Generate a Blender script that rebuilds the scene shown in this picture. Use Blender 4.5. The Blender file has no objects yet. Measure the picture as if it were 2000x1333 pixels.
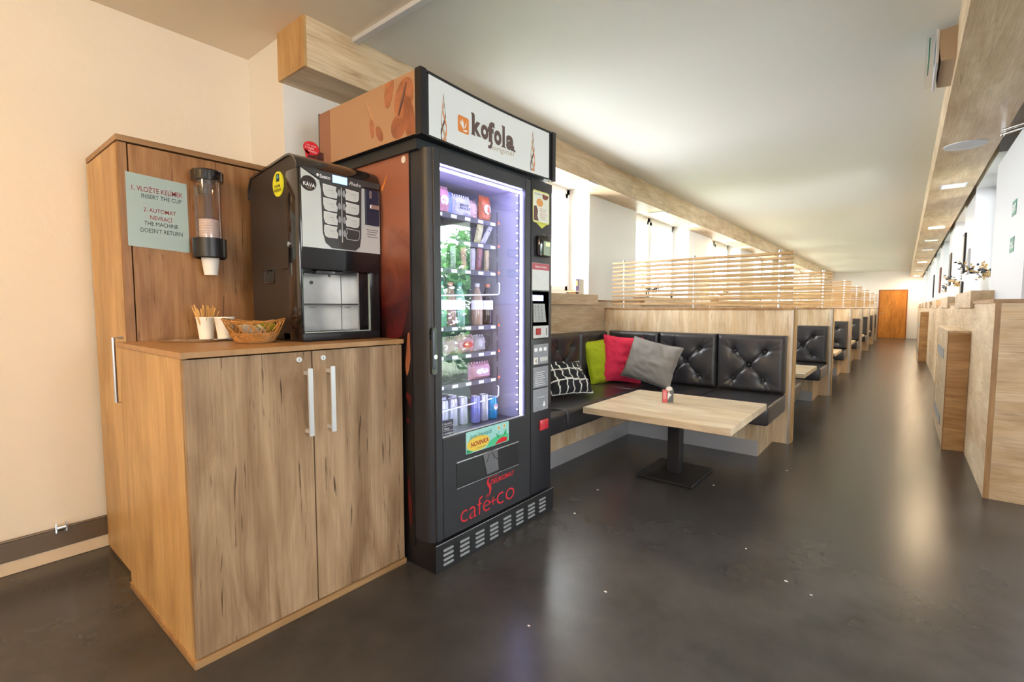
import bpy, bmesh, math, random
from mathutils import Vector, Matrix, noise
random.seed(7)
R = math.radians
SC = bpy.context.scene
COL = SC.collection

# ------------------------------------------------------------------ camera
cd = bpy.data.cameras.new('camera'); cam = bpy.data.objects.new('camera', cd); COL.objects.link(cam)
cd.sensor_width = 36.0; cd.lens = 944.0/2000*36; cd.clip_start = .05; cd.clip_end = 200
cam.location = (0, 0, 1.2); cam.rotation_euler = (R(90-3.9087), 0, R(38.9554))
SC.camera = cam
# ------------------------------------------------------------------ colour management
SC.view_settings.view_transform = 'Standard'; SC.view_settings.look = 'None'
SC.view_settings.gamma = 1.0; SC.view_settings.exposure = 1.2; SC.view_settings.use_curve_mapping = False
# ------------------------------------------------------------------ world: bright overcast daylight
wd = bpy.data.worlds.new('sky'); SC.world = wd; wd.use_nodes = True
bg = wd.node_tree.nodes['Background']; bg.inputs['Color'].default_value = (.90, .95, 1.0, 1); bg.inputs['Strength'].default_value = 9.5
# daylight portals in the window openings (they only guide the sky's light)
def portal(x, y, z, sx, sy, rot):
    l = bpy.data.lights.new('daylight_portal', 'AREA'); l.shape = 'RECTANGLE'; l.size = sx; l.size_y = sy
    l.cycles.is_portal = True
    o = bpy.data.objects.new('daylight_portal', l); COL.objects.link(o); o.location = (x, y, z); o.rotation_euler = rot
LWIN = [(2.70, 4.64)] + [(5.82+3.11*k, 7.75+3.11*k) for k in range(6)]
RWIN = [(5.64+2.65*k, 7.20+2.65*k) for k in range(7)]
for a, b in LWIN[:5]: portal(-3.05, (a+b)/2, 1.92, 1.16, b-a, (0, R(-90), 0))
for a, b in RWIN[:5]: portal(.92, (a+b)/2, 1.85, 1.2, b-a, (0, R(90), 0))
portal(1.62, 4.45, 1.15, 1.5, 2.3, (R(-90), 0, 0))
portal(2.65, .6, 1.6, 1.3, 1.4, (0, R(90), 0))
portal(1.35, -2.98, 1.6, 1.3, 1.3, (R(90), 0, 0))

# ------------------------------------------------------------------ materials
def s2l(h):
    h = h.lstrip('#'); out = []
    for i in (0, 2, 4):
        c = int(h[i:i+2], 16)/255; out.append(c/12.92 if c <= .04045 else ((c+.055)/1.055)**2.4)
    return (*out, 1)
def base(name):
    m = bpy.data.materials.new(name); m.use_nodes = True
    return m, m.node_tree, m.node_tree.nodes['Principled BSDF']
def mat(name, col, rough=.5, metal=0, emit=0, spec=.5, coat=0, bump=0, bscale=60, vary=0, vscale=6, alpha=1):
    m, nt, p = base(name); N = nt.nodes; L = nt.links
    c = s2l(col) if isinstance(col, str) else (*col, 1)
    p.inputs['Base Color'].default_value = c; p.inputs['Roughness'].default_value = rough
    p.inputs['Metallic'].default_value = metal; p.inputs['Specular IOR Level'].default_value = spec
    p.inputs['Coat Weight'].default_value = coat; p.inputs['Alpha'].default_value = alpha
    if emit: p.inputs['Emission Color'].default_value = c; p.inputs['Emission Strength'].default_value = emit
    if bump or vary:
        tc = N.new('ShaderNodeTexCoord')
    if bump:
        n = N.new('ShaderNodeTexNoise'); n.inputs['Scale'].default_value = bscale; n.inputs['Detail'].default_value = 5
        b = N.new('ShaderNodeBump'); b.inputs['Strength'].default_value = bump; b.inputs['Distance'].default_value = .01
        L.new(tc.outputs['Object'], n.inputs['Vector']); L.new(n.outputs['Fac'], b.inputs['Height']); L.new(b.outputs['Normal'], p.inputs['Normal'])
    if vary:
        n = N.new('ShaderNodeTexNoise'); n.inputs['Scale'].default_value = vscale; n.inputs['Detail'].default_value = 6; n.inputs['Roughness'].default_value = .6
        r = N.new('ShaderNodeMapRange'); r.inputs['From Min'].default_value = .3; r.inputs['From Max'].default_value = .7
        r.inputs['To Min'].default_value = 1-vary; r.inputs['To Max'].default_value = 1+vary
        mx = N.new('ShaderNodeVectorMath'); mx.operation = 'SCALE'; mx.inputs[0].default_value = c[:3]
        L.new(tc.outputs['Object'], n.inputs['Vector']); L.new(n.outputs['Fac'], r.inputs['Value']); L.new(r.outputs['Result'], mx.inputs['Scale'])
        L.new(mx.outputs['Vector'], p.inputs['Base Color'])
    return m
def wood(name, light, dark, grain='z', crack=.0, rough=.42, knots=True):
    m, nt, p = base(name); N = nt.nodes; L = nt.links
    tc = N.new('ShaderNodeTexCoord')
    def noise_(along, across, detail, dist=0, rg=.55):
        mp = N.new('ShaderNodeMapping'); s = [across]*3; s['xyz'.index(grain)] = along; mp.inputs['Scale'].default_value = s
        n = N.new('ShaderNodeTexNoise'); n.inputs['Scale'].default_value = 1; n.inputs['Detail'].default_value = detail
        n.inputs['Distortion'].default_value = dist; n.inputs['Roughness'].default_value = rg
        L.new(tc.outputs['Object'], mp.inputs['Vector']); L.new(mp.outputs['Vector'], n.inputs['Vector']); return n.outputs['Fac']
    def ramp(fac, stops):
        r = N.new('ShaderNodeValToRGB'); r.color_ramp.elements[0].position = stops[0][0]; r.color_ramp.elements[0].color = stops[0][1]
        r.color_ramp.elements[1].position = stops[1][0]; r.color_ramp.elements[1].color = stops[1][1]
        L.new(fac, r.inputs['Fac']); return r.outputs['Color']
    def mul(a, b, f=1):
        x = N.new('ShaderNodeMix'); x.data_type = 'RGBA'; x.blend_type = 'MULTIPLY'; x.inputs['Factor'].default_value = f
        L.new(a, x.inputs[6]); L.new(b, x.inputs[7]); return x.outputs[2]
    c1, c2 = s2l(light), s2l(dark)
    col = ramp(noise_(1.3, 9, 6, 1.2), [(.36, c2), (.62, c1)])
    fine = ramp(noise_(4, 150, 3), [(.3, (.72, .70, .68, 1)), (.6, (1, 1, 1, 1))])
    col = mul(col, fine, .75)
    patch = ramp(noise_(1.8, 5, 4, .8), [(.36, (.74, .70, .66, 1)), (.60, (1, 1, 1, 1))])
    col = mul(col, patch, .8)
    if crack:
        ck = ramp(noise_(3.4, 60, 3, .5, .6), [(.30, (.16, .11, .08, 1)), (.365, (1, 1, 1, 1))])
        col = mul(col, ck, crack)
    L.new(col, p.inputs['Base Color']); p.inputs['Roughness'].default_value = rough; p.inputs['Specular IOR Level'].default_value = .35
    b = N.new('ShaderNodeBump'); b.inputs['Strength'].default_value = .12; b.inputs['Distance'].default_value = .004
    L.new(fine, b.inputs['Height']); L.new(b.outputs['Normal'], p.inputs['Normal'])
    return m
def glassmat(name, tint=(1, 1, 1), ior=1.5, rough=0.0, extra=0.0):
    m = bpy.data.materials.new(name); m.use_nodes = True; nt = m.node_tree; N = nt.nodes; L = nt.links; N.clear()
    o = N.new('ShaderNodeOutputMaterial'); mx = N.new('ShaderNodeMixShader'); t = N.new('ShaderNodeBsdfTransparent'); g = N.new('ShaderNodeBsdfGlossy')
    f = N.new('ShaderNodeLayerWeight'); f.inputs['Blend'].default_value = .5; g.inputs['Roughness'].default_value = rough
    t.inputs['Color'].default_value = (*tint, 1)
    pw = N.new('ShaderNodeMath'); pw.operation = 'POWER'; pw.inputs[1].default_value = 4.0; L.new(f.outputs['Facing'], pw.inputs[0])
    a = N.new('ShaderNodeMath'); a.operation = 'MULTIPLY_ADD'; a.inputs[1].default_value = .9; a.inputs[2].default_value = .03+extra; a.use_clamp = True
    L.new(pw.outputs[0], a.inputs[0]); L.new(a.outputs[0], mx.inputs['Fac']); L.new(t.outputs[0], mx.inputs[1]); L.new(g.outputs[0], mx.inputs[2]); L.new(mx.outputs[0], o.inputs['Surface'])
    return m
M = {}
M['woodZ'] = wood('oak_vertical', '#ebd7b8', '#d6b88f', 'z', .55)  # these three corridor oaks: cabinets' oak with daylight brightness put into the colour
M['woodY'] = wood('oak_lengthwise', '#e0cbab', '#ccb08a', 'y', .35)
M['woodX'] = wood('oak_crosswise', '#dfc8a6', '#cdb088', 'x', .25)
M['doorwood'] = wood('oak_rustic_doors', '#b59878', '#8f7153', 'z', .9)
M['dkwood'] = wood('oak_board', '#b58a5c', '#966a42', 'z', .7)
M['side'] = wood('oak_smooth_sides', '#d3ae78', '#c29a66', 'z', .0)
M['slatwood'] = wood('oak_slats', '#cfae80', '#b58f60', 'x', .1)
M['sideX'] = wood('oak_side_crosswise', '#cfa87a', '#b58a5c', 'x', .3)
M['edge'] = wood('oak_edge', '#b58e62', '#a07a52', 'z', .0)
M['edgeY'] = wood('oak_edge_long', '#b08a60', '#9a764f', 'y', .0)
M['tablewood'] = wood('oak_tabletop', '#ecdcc0', '#dfc8a4', 'x', .12, .35)
M['warmlit_wall'] = mat('plaster_lamp_warmed', (.78, .70, .58), .75, bump=.25, bscale=14)  # whitish near wall, the lamp's warm light put into its colour
M['wall'] = mat('plaster_wall', (.80, .775, .73), .75, bump=.25, bscale=14)
M['white'] = mat('white_paint', (.58, .59, .61), .5)
M['ceil'] = mat('ceiling_plaster', (.74, .74, .70), .62, bump=.12, bscale=3)
M['frame'] = mat('window_frame', (.82, .82, .82), .35)
M['skirt'] = mat('skirting_cream', '#d9c3a4', .45)
M['duct'] = mat('cable_duct', '#6b5a48', .35, .3)
M['metal'] = mat('brushed_metal', (.62, .62, .63), .32, 1)
M['chrome'] = mat('chrome', (.8, .8, .8), .12, 1)
M['alu'] = mat('satin_aluminium', (.75, .76, .78), .35, .6)
M['kick'] = mat('grey_kickboard', '#b9b9bc', .35, .4)
M['black'] = mat('black_plastic', '#17161a', .38)
M['blackg'] = mat('black_gloss', '#141214', .12, coat=.6)
M['charc'] = mat('charcoal_paint', '#323236', .42, bump=.1, bscale=300)
M['vend'] = mat('vending_black', '#26262b', .4, bump=.08, bscale=400)
M['darkpl'] = mat('dark_brown_plastic', '#2e2521', .45, bump=.1, bscale=300)
M['gloss_br'] = mat('glossy_brown_black', '#2b2320', .1, coat=1)
M['leather'] = mat('black_leather', '#333235', .30, bump=.12, bscale=180, spec=.6)
M['pbase'] = mat('powder_black', '#1d1d20', .45)
M['cream'] = mat('paper_white', '#e9e4da', .7)
M['cup'] = mat('cup_paper', '#f3efe6', .55)
M['notice'] = mat('notice_paper', '#9fb3b0', .3, coat=.4)
M['red'] = mat('print_red', '#8e1f24', .5)
M['ink'] = mat('print_black', '#25282b', .5)
M['redbright'] = mat('bright_red', '#d31f2a', .4)
M['logored'] = mat('logo_red', '#d12632', .45)
M['inkwhite'] = mat('print_white', '#eeeeee', .5)
M['silver'] = mat('silver_panel', '#c9cbc8', .35, .25)
M['steel'] = mat('stainless', (.66, .65, .62), .28, .9, vary=.15, vscale=9)
M['dark'] = mat('dark_grey', '#3b3a39', .4)
M['btn'] = mat('button_grey', '#c5c8c4', .4)
M['lcd'] = mat('lcd_blue', '#8fb4f5', .3, emit=.9)
M['blue'] = mat('coin_unit_navy', '#20243c', .4)
M['lime'] = mat('lime_fabric', '#b9c81e', .85, bump=.3, bscale=500)
M['pink'] = mat('pink_fabric', '#ef3358', .85, bump=.3, bscale=500)
M['grey'] = mat('grey_fabric', '#8d8883', .9, bump=.3, bscale=500)
M['yellow'] = mat('yellow_sticker', '#d6d92a', .45)
M['teal'] = mat('teal_sticker', '#9ed6d0', .4)
M['green'] = mat('green', '#23a05c', .5)
M['dgreen'] = mat('exit_green', '#1f7a63', .45)
M['kbrown'] = mat('logo_brown', '#5d4944', .5)
M['korange'] = mat('logo_orange', '#dd8436', .5)
M['ktan'] = mat('logo_tan', '#b9a48c', .5)
M['lightbox'] = mat('lightbox_white', '#dfe2e0', .4)
M['led'] = mat('led_strip', (.50, .50, 1.0), .3, emit=17)
M['inner'] = mat('vending_interior', '#b3b4cc', .5)
M['shelf'] = mat('vending_shelf', '#55555f', .4, .3)
M['tag'] = mat('price_tag', '#dfe2f2', .5, emit=.25)
M['glass'] = glassmat('clear_glass')
M['vglass'] = glassmat('vending_glass', extra=.06)
M['winglass'] = glassmat('window_glass')
M['tube'] = glassmat('clear_tube', (.93, .88, .88), 1.5, .05, .04)
M['lampw'] = mat('lamp_diffuser', (1, .97, .9), .5, emit=1.6)
M['lampon'] = mat('lamp_lit', (1, .90, .74), .5, emit=14)
M['lampoff'] = mat('lamp_off_glow', (.93, .93, .93), .4, emit=.15)  # lamps that are off, a faint glow put into the diffuser
M['doorfar'] = wood('far_door_wood', '#d08c3c', '#b8742c', 'z', 0)
M['wicker'] = mat('wicker', '#b07838', .5, vary=.35, vscale=40)
M['stick'] = mat('birch_stick', '#d9a760', .6)
M['leaf'] = mat('dry_leaf', '#2c2a2e', .7)
M['blossom'] = mat('dry_blossom', '#b8996a', .8)
M['foliage'] = mat('foliage', '#4c8a3a', .6, vary=.5, vscale=8)
M['grass'] = mat('grass', '#8f9a80', .9, vary=.3, vscale=2)
M['bark'] = mat('bark', '#5b4a3a', .9)
M['grille'] = mat('grille_grey', '#9ea1a4', .4, .3)
M['beanlight'] = mat('bean_light', '#a86b49', .35, vary=.35, vscale=14)
M['beandark'] = mat('bean_dark', '#94593c', .35, vary=.3, vscale=14)
M['redwater'] = mat('flame_red', '#4a0f10', .4, vary=.6, vscale=12)

# floor: dark linoleum with soft mottling
M['floor'] = mat('dark_linoleum', (.048, .044, .042), .27, vary=.30, vscale=3.2)
# printed mural on the vending machine's side: pinkish brown above, dark with red below (print, with the shadow low on the side put into its dark)
def mural_mat(name, top, bottom, z0, z1, swirl=True):
    m, nt, p = base(name); N = nt.nodes; L = nt.links
    tc = N.new('ShaderNodeTexCoord'); sp = N.new('ShaderNodeSeparateXYZ'); L.new(tc.outputs['Object'], sp.inputs[0])
    mr = N.new('ShaderNodeMapRange'); mr.inputs['From Min'].default_value = z0; mr.inputs['From Max'].default_value = z1; L.new(sp.outputs['Z'], mr.inputs['Value'])
    n = N.new('ShaderNodeTexNoise'); n.inputs['Scale'].default_value = 3.5; n.inputs['Detail'].default_value = 3; n.inputs['Distortion'].default_value = 1.5; L.new(tc.outputs['Object'], n.inputs['Vector'])
    a = N.new('ShaderNodeMath'); a.operation = 'MULTIPLY_ADD'; a.inputs[1].default_value = .5; L.new(n.outputs['Fac'], a.inputs[0])
    s = N.new('ShaderNodeMath'); s.operation = 'SUBTRACT'; s.inputs[1].default_value = .25; L.new(mr.outputs['Result'], s.inputs[0]); L.new(s.outputs[0], a.inputs[2])
    r = N.new('ShaderNodeValToRGB'); e = r.color_ramp.elements; e[0].position = .2; e[0].color = s2l(bottom); e[1].position = .85; e[1].color = s2l(top)
    if swirl:
        k = e.new(.42); k.color = s2l('#3a0c0c'); k = e.new(.52); k.color = s2l('#5a2018')
    L.new(a.outputs[0], r.inputs['Fac']); L.new(r.outputs['Color'], p.inputs['Base Color']); p.inputs['Roughness'].default_value = .35
    return m
M['mural'] = mural_mat('shaded_side_print', '#9c6148', '#0e0b0c', .85, 1.70)
M['mural2'] = mural_mat('topper_print', '#b08a68', '#93664c', 0, .26, False)

# ------------------------------------------------------------------ mesh builder
ORG = {}
def worg(o): return ORG.get(o.name, Vector((0, 0, 0)))
class B:
    def __init__(s): s.v = []; s.f = []
    def add(s, vs, fs):
        k = len(s.v); s.v += [Vector(v) for v in vs]; s.f += [[i+k for i in f] for f in fs]; return s
    def box(s, x0, x1, y0, y1, z0, z1, r=0, seg=2):
        if x0 > x1: x0, x1 = x1, x0
        if y0 > y1: y0, y1 = y1, y0
        if r <= 0:
            return s.add([(x0, y0, z0), (x1, y0, z0), (x1, y1, z0), (x0, y1, z0), (x0, y0, z1), (x1, y0, z1), (x1, y1, z1), (x0, y1, z1)],
                         [(0, 3, 2, 1), (4, 5, 6, 7), (0, 1, 5, 4), (1, 2, 6, 5), (2, 3, 7, 6), (3, 0, 4, 7)])
        bm = bmesh.new(); bmesh.ops.create_cube(bm, size=1)
        for v in bm.verts: v.co = Vector(((x0+x1)/2+v.co.x*(x1-x0), (y0+y1)/2+v.co.y*(y1-y0), (z0+z1)/2+v.co.z*(z1-z0)))
        bmesh.ops.bevel(bm, geom=bm.edges[:], offset=r, segments=seg, profile=.5, affect='EDGES')
        bm.verts.index_update(); s.add([v.co.copy() for v in bm.verts], [[v.index for v in f.verts] for f in bm.faces]); bm.free(); return s
    def prism(s, pts, ax, a, b):      # 2-D outline extruded along an axis
        def P(p, t): return {'x': (t, p[0], p[1]), 'y': (p[0], t, p[1]), 'z': (p[0], p[1], t)}[ax]
        n = len(pts); vs = [P(p, a) for p in pts]+[P(p, b) for p in pts]
        fs = [list(range(n))[::-1], list(range(n, 2*n))]+[[i, (i+1) % n, n+(i+1) % n, n+i] for i in range(n)]
        return s.add(vs, fs)
    def cyl(s, a, b, r, r2=None, n=16):
        a = Vector(a); b = Vector(b); r2 = r if r2 is None else r2; d = (b-a).normalized()
        u = d.orthogonal().normalized(); w = d.cross(u); vs = []
        for c, rr in ((a, r), (b, r2)): vs += [c+rr*(math.cos(2*math.pi*i/n)*u+math.sin(2*math.pi*i/n)*w) for i in range(n)]
        return s.add(vs, [list(range(n))[::-1], list(range(n, 2*n))]+[[i, (i+1) % n, n+(i+1) % n, n+i] for i in range(n)])
    def lathe(s, prof, cx, cy, n=24, cap=True):
        vs = [(cx+r*math.cos(2*math.pi*i/n), cy+r*math.sin(2*math.pi*i/n), z) for r, z in prof for i in range(n)]; m = len(prof)
        fs = [[j*n+i, j*n+(i+1) % n, (j+1)*n+(i+1) % n, (j+1)*n+i] for j in range(m-1) for i in range(n)]
        if cap: fs += [list(range(n))[::-1], list(range((m-1)*n, m*n))]
        return s.add(vs, fs)
    def tube(s, pts, r, n=6, closed=False):
        pts = [Vector(p) for p in pts]; m = len(pts); vs = []; u = None
        for i, p in enumerate(pts):
            d = (pts[(i+1) % m]-pts[i-1]) if closed else (pts[min(i+1, m-1)]-pts[max(i-1, 0)])
            d.normalize()
            u = d.orthogonal().normalized() if u is None else (u-d*u.dot(d)).normalized()
            w = d.cross(u); rr = r[i] if isinstance(r, (list, tuple)) else r
            vs += [p+rr*(math.cos(2*math.pi*k/n)*u+math.sin(2*math.pi*k/n)*w) for k in range(n)]
        fs = [[j*n+i, j*n+(i+1) % n, ((j+1) % m)*n+(i+1) % n, ((j+1) % m)*n+i] for j in range(m if closed else m-1) for i in range(n)]
        if not closed: fs += [list(range(n))[::-1], list(range((m-1)*n, m*n))]
        return s.add(vs, fs)
    def ell(s, c, rx, ry, rz, n=12, m=8):
        prof = [(max(math.sin(math.pi*j/m), .001), -math.cos(math.pi*j/m)) for j in range(m+1)]
        vs = [(c[0]+rx*r*math.cos(2*math.pi*i/n), c[1]+ry*r*math.sin(2*math.pi*i/n), c[2]+rz*z) for r, z in prof for i in range(n)]
        return s.add(vs, [[j*n+i, j*n+(i+1) % n, (j+1)*n+(i+1) % n, (j+1)*n+i] for j in range(m) for i in range(n)])
    def mesh(s, name, m, org, smooth=False, angle=38):
        me = bpy.data.meshes.new(name); me.from_pydata([v-org for v in s.v], [], s.f)
        if isinstance(m, str): m = M[m]
        me.materials.append(m)
        bm = bmesh.new(); bm.from_mesh(me); bmesh.ops.recalc_face_normals(bm, faces=bm.faces); bm.to_mesh(me); bm.free()
        if smooth: me.shade_smooth(); me.set_sharp_from_angle(angle=R(angle))
        me.update(); return me
    def obj(s, name, m, parent=None, smooth=False, angle=38, **tags):
        if parent is None:
            lo = [min(v[i] for v in s.v) for i in range(3)]; hi = [max(v[i] for v in s.v) for i in range(3)]
            org = Vector(((lo[0]+hi[0])/2, (lo[1]+hi[1])/2, lo[2]))
        else: org = worg(parent)
        o = bpy.data.objects.new(name, s.mesh(name, m, org, smooth, angle)); COL.objects.link(o)
        if parent is None: o.location = org; ORG[o.name] = org
        else: o.parent = parent; ORG[o.name] = org
        tag(o, **tags); return o
def tag(o, label=None, cat=None, group=None, kind=None):
    if label: o['label'] = label
    if cat: o['category'] = cat
    if group: o['group'] = group
    if kind: o['kind'] = kind
    return o
def thing(name, loc, label, cat, group=None, kind=None):
    o = bpy.data.objects.new(name, None); COL.objects.link(o); o.location = loc; ORG[o.name] = Vector(loc); o.empty_display_size = .1
    return tag(o, label, cat, group, kind)
def inst(name, me, loc, rotz, parent):       # shared mesh placed under a thing, loc in world
    o = bpy.data.objects.new(name, me); COL.objects.link(o); o.parent = parent; o.location = Vector(loc)-worg(parent); o.rotation_euler = (0, 0, rotz)
    ORG[o.name] = Vector(loc); return o
def dup(o, parent=None):
    c = o.copy(); COL.objects.link(c); c.parent = parent
    for ch in list(o.children): dup(ch, c)
    return c
def place(o, delta, label=None, group=None):
    c = dup(o); c.location = o.location+Vector(delta)
    if label: c['label'] = label
    if group: c['group'] = group
    return c
def arc(cx, cy, r, a0, a1, n=8): return [(cx+r*math.cos(R(a0+(a1-a0)*i/n)), cy+r*math.sin(R(a0+(a1-a0)*i/n))) for i in range(n+1)]
def rrect(x0, x1, y0, y1, r, n=4): return arc(x1-r, y1-r, r, 0, 90, n)+arc(x0+r, y1-r, r, 90, 180, n)+arc(x0+r, y0+r, r, 180, 270, n)+arc(x1-r, y0+r, r, 270, 360, n)
def ellipse(cx, cy, a, b, n=28): return [(cx+a*math.cos(2*math.pi*i/n), cy+b*math.sin(2*math.pi*i/n)) for i in range(n)]
# printed text: fitted into a rectangle on a plane.  plane = (facing, coordinate)
def text(body, plane, u0, u1, v0, v1, m, parent, name='lettering', bold=0, shear=0, th=.0006, spacing=1.0, tilt=0):
    cu = bpy.data.curves.new('t', 'FONT'); cu.body = body; cu.offset = bold; cu.shear = shear; cu.space_character = spacing; cu.resolution_u = 3
    to = bpy.data.objects.new('t', cu); COL.objects.link(to)
    dg = bpy.context.evaluated_depsgraph_get(); dg.update()
    me = bpy.data.meshes.new_from_object(to.evaluated_get(dg)); vs = [v.co.copy() for v in me.vertices]; fs = [list(p.vertices) for p in me.polygons]
    bpy.data.objects.remove(to); bpy.data.curves.remove(cu); bpy.data.meshes.remove(me)
    if not vs: return None
    ax0 = min(v.x for v in vs); ax1 = max(v.x for v in vs); ay0 = min(v.y for v in vs); ay1 = max(v.y for v in vs)
    out = []
    for v in vs:
        u = u0+(v.x-ax0)/(ax1-ax0)*(u1-u0); w = v0+(v.y-ay0)/(ay1-ay0)*(v1-v0)+tilt*(v.x-ax0)/(ax1-ax0)
        f, c = plane
        out.append({'x': (c, u, w), 'x-': (c, u, w), 'y-': (u, c, w)}[f])
    b = B(); b.add(out, fs)
    o = b.obj(name, m, parent); return o

# ================================================================== THE SETTING
YF = 24.6
def structure(b, name, m, parent=None, smooth=False): return b.obj(name, m, parent, smooth, kind='structure' if parent is None else None)
structure(B().box(-3.4, 3.0, -3.0, YF+.2, -.1, 0), 'floor', 'floor')
structure(B().box(-3.4, 3.0, 1.6, YF+.2, 2.67, 2.80), 'ceiling', 'ceil')
structure(B().box(-3.4, 3.0, -3.0, 1.6, 2.67, 2.80), 'ceiling', mat('ceiling_near', (.80, .70, .56), .65, bump=.12, bscale=4))  # ceiling up to the duct, in a yellower tone than the corridor's
# left wall: near part set back, a short return, then the window wall of the corridor
structure(B().box(-3.3, -3.09, -2.8, 1.33, 0, 2.67), 'wall_left', 'warmlit_wall')
b = B().box(-3.3, -2.68, 1.33, LWIN[0][0], 0, 2.67)
prev = LWIN[0][0]
for i, (a, c) in enumerate(LWIN):
    if i: b.box(-3.0, -2.68, LWIN[i-1][1], a, 0, 2.67)
    b.box(-3.0, -2.68, a, c, 0, 1.235); b.box(-3.0, -2.68, a, c, 2.50, 2.67)
b.box(-3.0, -2.68, LWIN[-1][1], YF, 0, 2.67)
structure(b, 'wall_left', 'wall')
# right wall of the corridor, with its windows, and the wall that turns off beside the entrance
b = B().box(.55, .80, 4.22, RWIN[0][0], 0, 2.36).box(.70, .80, 4.22, RWIN[0][0], 2.36, 2.67)
for i, (a, c) in enumerate(RWIN):
    if i: b.box(.55, .85, RWIN[i-1][1], a, 0, 2.67)
    b.box(.55, .85, a, c, 0, 1.24); b.box(.55, .85, a, c, 2.47, 2.67)
b.box(.55, .85, RWIN[-1][1], YF, 0, 2.67)
b.box(.80, 2.6, 4.22, 4.40, 2.32, 2.67).box(2.45, 2.6, -2.8, -.1, 0, 2.67).box(2.45, 2.6, -.1, 1.3, 0, .9).box(2.45, 2.6, -.1, 1.3, 2.25, 2.67).box(2.45, 2.6, 1.3, 4.4, 0, 2.67)
structure(b, 'wall_right', 'white')
structure(B().box(-3.3, .7, -2.95, -2.8, 0, 2.67).box(2.0, 2.6, -2.95, -2.8, 0, 2.67).box(.7, 2.0, -2.95, -2.8, 0, .95).box(.7, 2.0, -2.95, -2.8, 2.25, 2.67), 'wall_back', 'wall')
w_ = structure(B().box(.7, .76, -2.92, -2.86, .95, 2.25).box(1.94, 2.0, -2.92, -2.86, .95, 2.25).box(.76, 1.94, -2.92, -2.86, .95, 1.01).box(.76, 1.94, -2.92, -2.86, 2.19, 2.25).box(1.32, 1.38, -2.92, -2.86, 1.01, 2.19), 'window_20', 'frame')
B().box(.76, 1.94, -2.893, -2.887, 1.01, 2.19).obj('glass_pane', 'winglass', w_)
structure(B().box(-3.3, 1.0, YF, YF+.15, 0, 2.67), 'wall_front', 'wall')
structure(B().box(-3.09, -3.075, -2.8, 1.33, 0, .062, .004), 'baseboard_left', 'skirt')
b = B().box(-3.09, -3.068, -2.8, .578, .064, .152, .003).cyl((-3.07, -2.8, .157), (-3.07, .578, .157), .007, n=8)
t1 = structure(b, 'trim_1', 'duct'); tag(t1, 'dark cable duct with a rounded top edge along the cream wall')
B().cyl((-3.062, .372, .163), (-3.062, .402, .163), .017, n=14).box(-3.07, -3.056, .366, .372, .14, .185).box(-3.07, -3.056, .402, .408, .14, .185).obj('pipe_clamp', 'chrome', t1, True)
# wooden bulkheads under the ceiling
b = B().box(-2.68, -2.40, 1.32, YF, 2.42, 2.67)
structure(b, 'trim_2', 'woodY')
structure(B().box(-2.68, -2.40, 1.306, 1.32, 2.42, 2.67), 'trim_3', 'side')
b = B().box(.155, .50, 1.0, YF, 2.42, 2.67).box(.50, .70, 4.25, YF, 2.60, 2.67)
structure(b, 'trim_4', 'woodY')
structure(B().box(-2.398, 0.15, 1.58, 1.62, 2.645, 2.67, .004), 'trim_5', 'white')
# wainscots and ledges
b = B().box(-2.68, -2.565, 2.42, YF, 0, 1.268); structure(b, 'trim_6', 'woodY')
structure(B().box(-2.68, -2.555, 2.42, YF, 1.268, 1.285), 'trim_7', 'edgeY')
b = B().box(.44, .55, 4.20, YF, 0, 1.232).box(.55, .80, 4.20, 4.22, 0, 1.232); structure(b, 'trim_8', 'woodY')
structure(B().box(.43, .55, 4.19, YF, 1.232, 1.255).box(.55, .80, 4.19, 4.22, 1.232, 1.255), 'trim_9', 'edgeY')
structure(B().box(.439, .465, 4.196, 4.2, 0, 1.232), 'trim_10', 'edge')
structure(B().box(.466, .80, 4.196, 4.2, 0, 1.231), 'trim_11', 'woodX')
# windows
wn = 0
def window(x0, x1, a, c, z0, z1, inner, sill):
    global wn; wn += 1
    f = .055; b = B()
    mid = (a+c)/2
    for p, q in ((a, a+f), (c-f, c), (mid-.04, mid+.04)): b.box(x0, x1, p, q, z0, z1)
    b.box(x0, x1, a, c, z0, z0+f).box(x0, x1, a, c, z1-f, z1)
    w = structure(b, 'window_%d' % wn, 'frame')
    for p, q in ((a+f, mid-.04), (mid+.04, c-f)):
        g = .045; s = B().box(x0-.0, x1+.012*inner, p, p+g, z0+f, z1-f).box(x0, x1+.012*inner, q-g, q, z0+f, z1-f).box(x0, x1+.012*inner, p, q, z0+f, z0+f+g).box(x0, x1+.012*inner, p, q, z1-f-g, z1-f)
        sash = s.obj('sash', 'frame', w)
        B().box((x0+x1)/2-.003, (x0+x1)/2+.003, p+g, q-g, z0+f+g, z1-f-g).obj('glass_pane', 'winglass', sash)
    B().box(x1+.012*inner, x1+.03*inner, mid-.012, mid+.012, z0+.45, z0+.56).obj('window_handle', 'frame', w)
    B().box(*sill, .002).obj('sill', 'woodY', w)
    return w
for i, (a, c) in enumerate(LWIN):
    window(-2.99, -2.93, a, c, 1.34, 2.50, 1, (-2.93, -2.52, a-.06, c-.07, 1.235, 1.34))
for i, (a, c) in enumerate(RWIN):
    window(.79, .85, a, c, 1.34, 2.47, 0, (.415, .79, a-.28, c-.33, 1.2, 1.34))
window(2.52, 2.58, -.1, 1.3, .95, 2.25, 0, (2.40, 2.52, -.15, 1.35, .90, .95))
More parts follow.
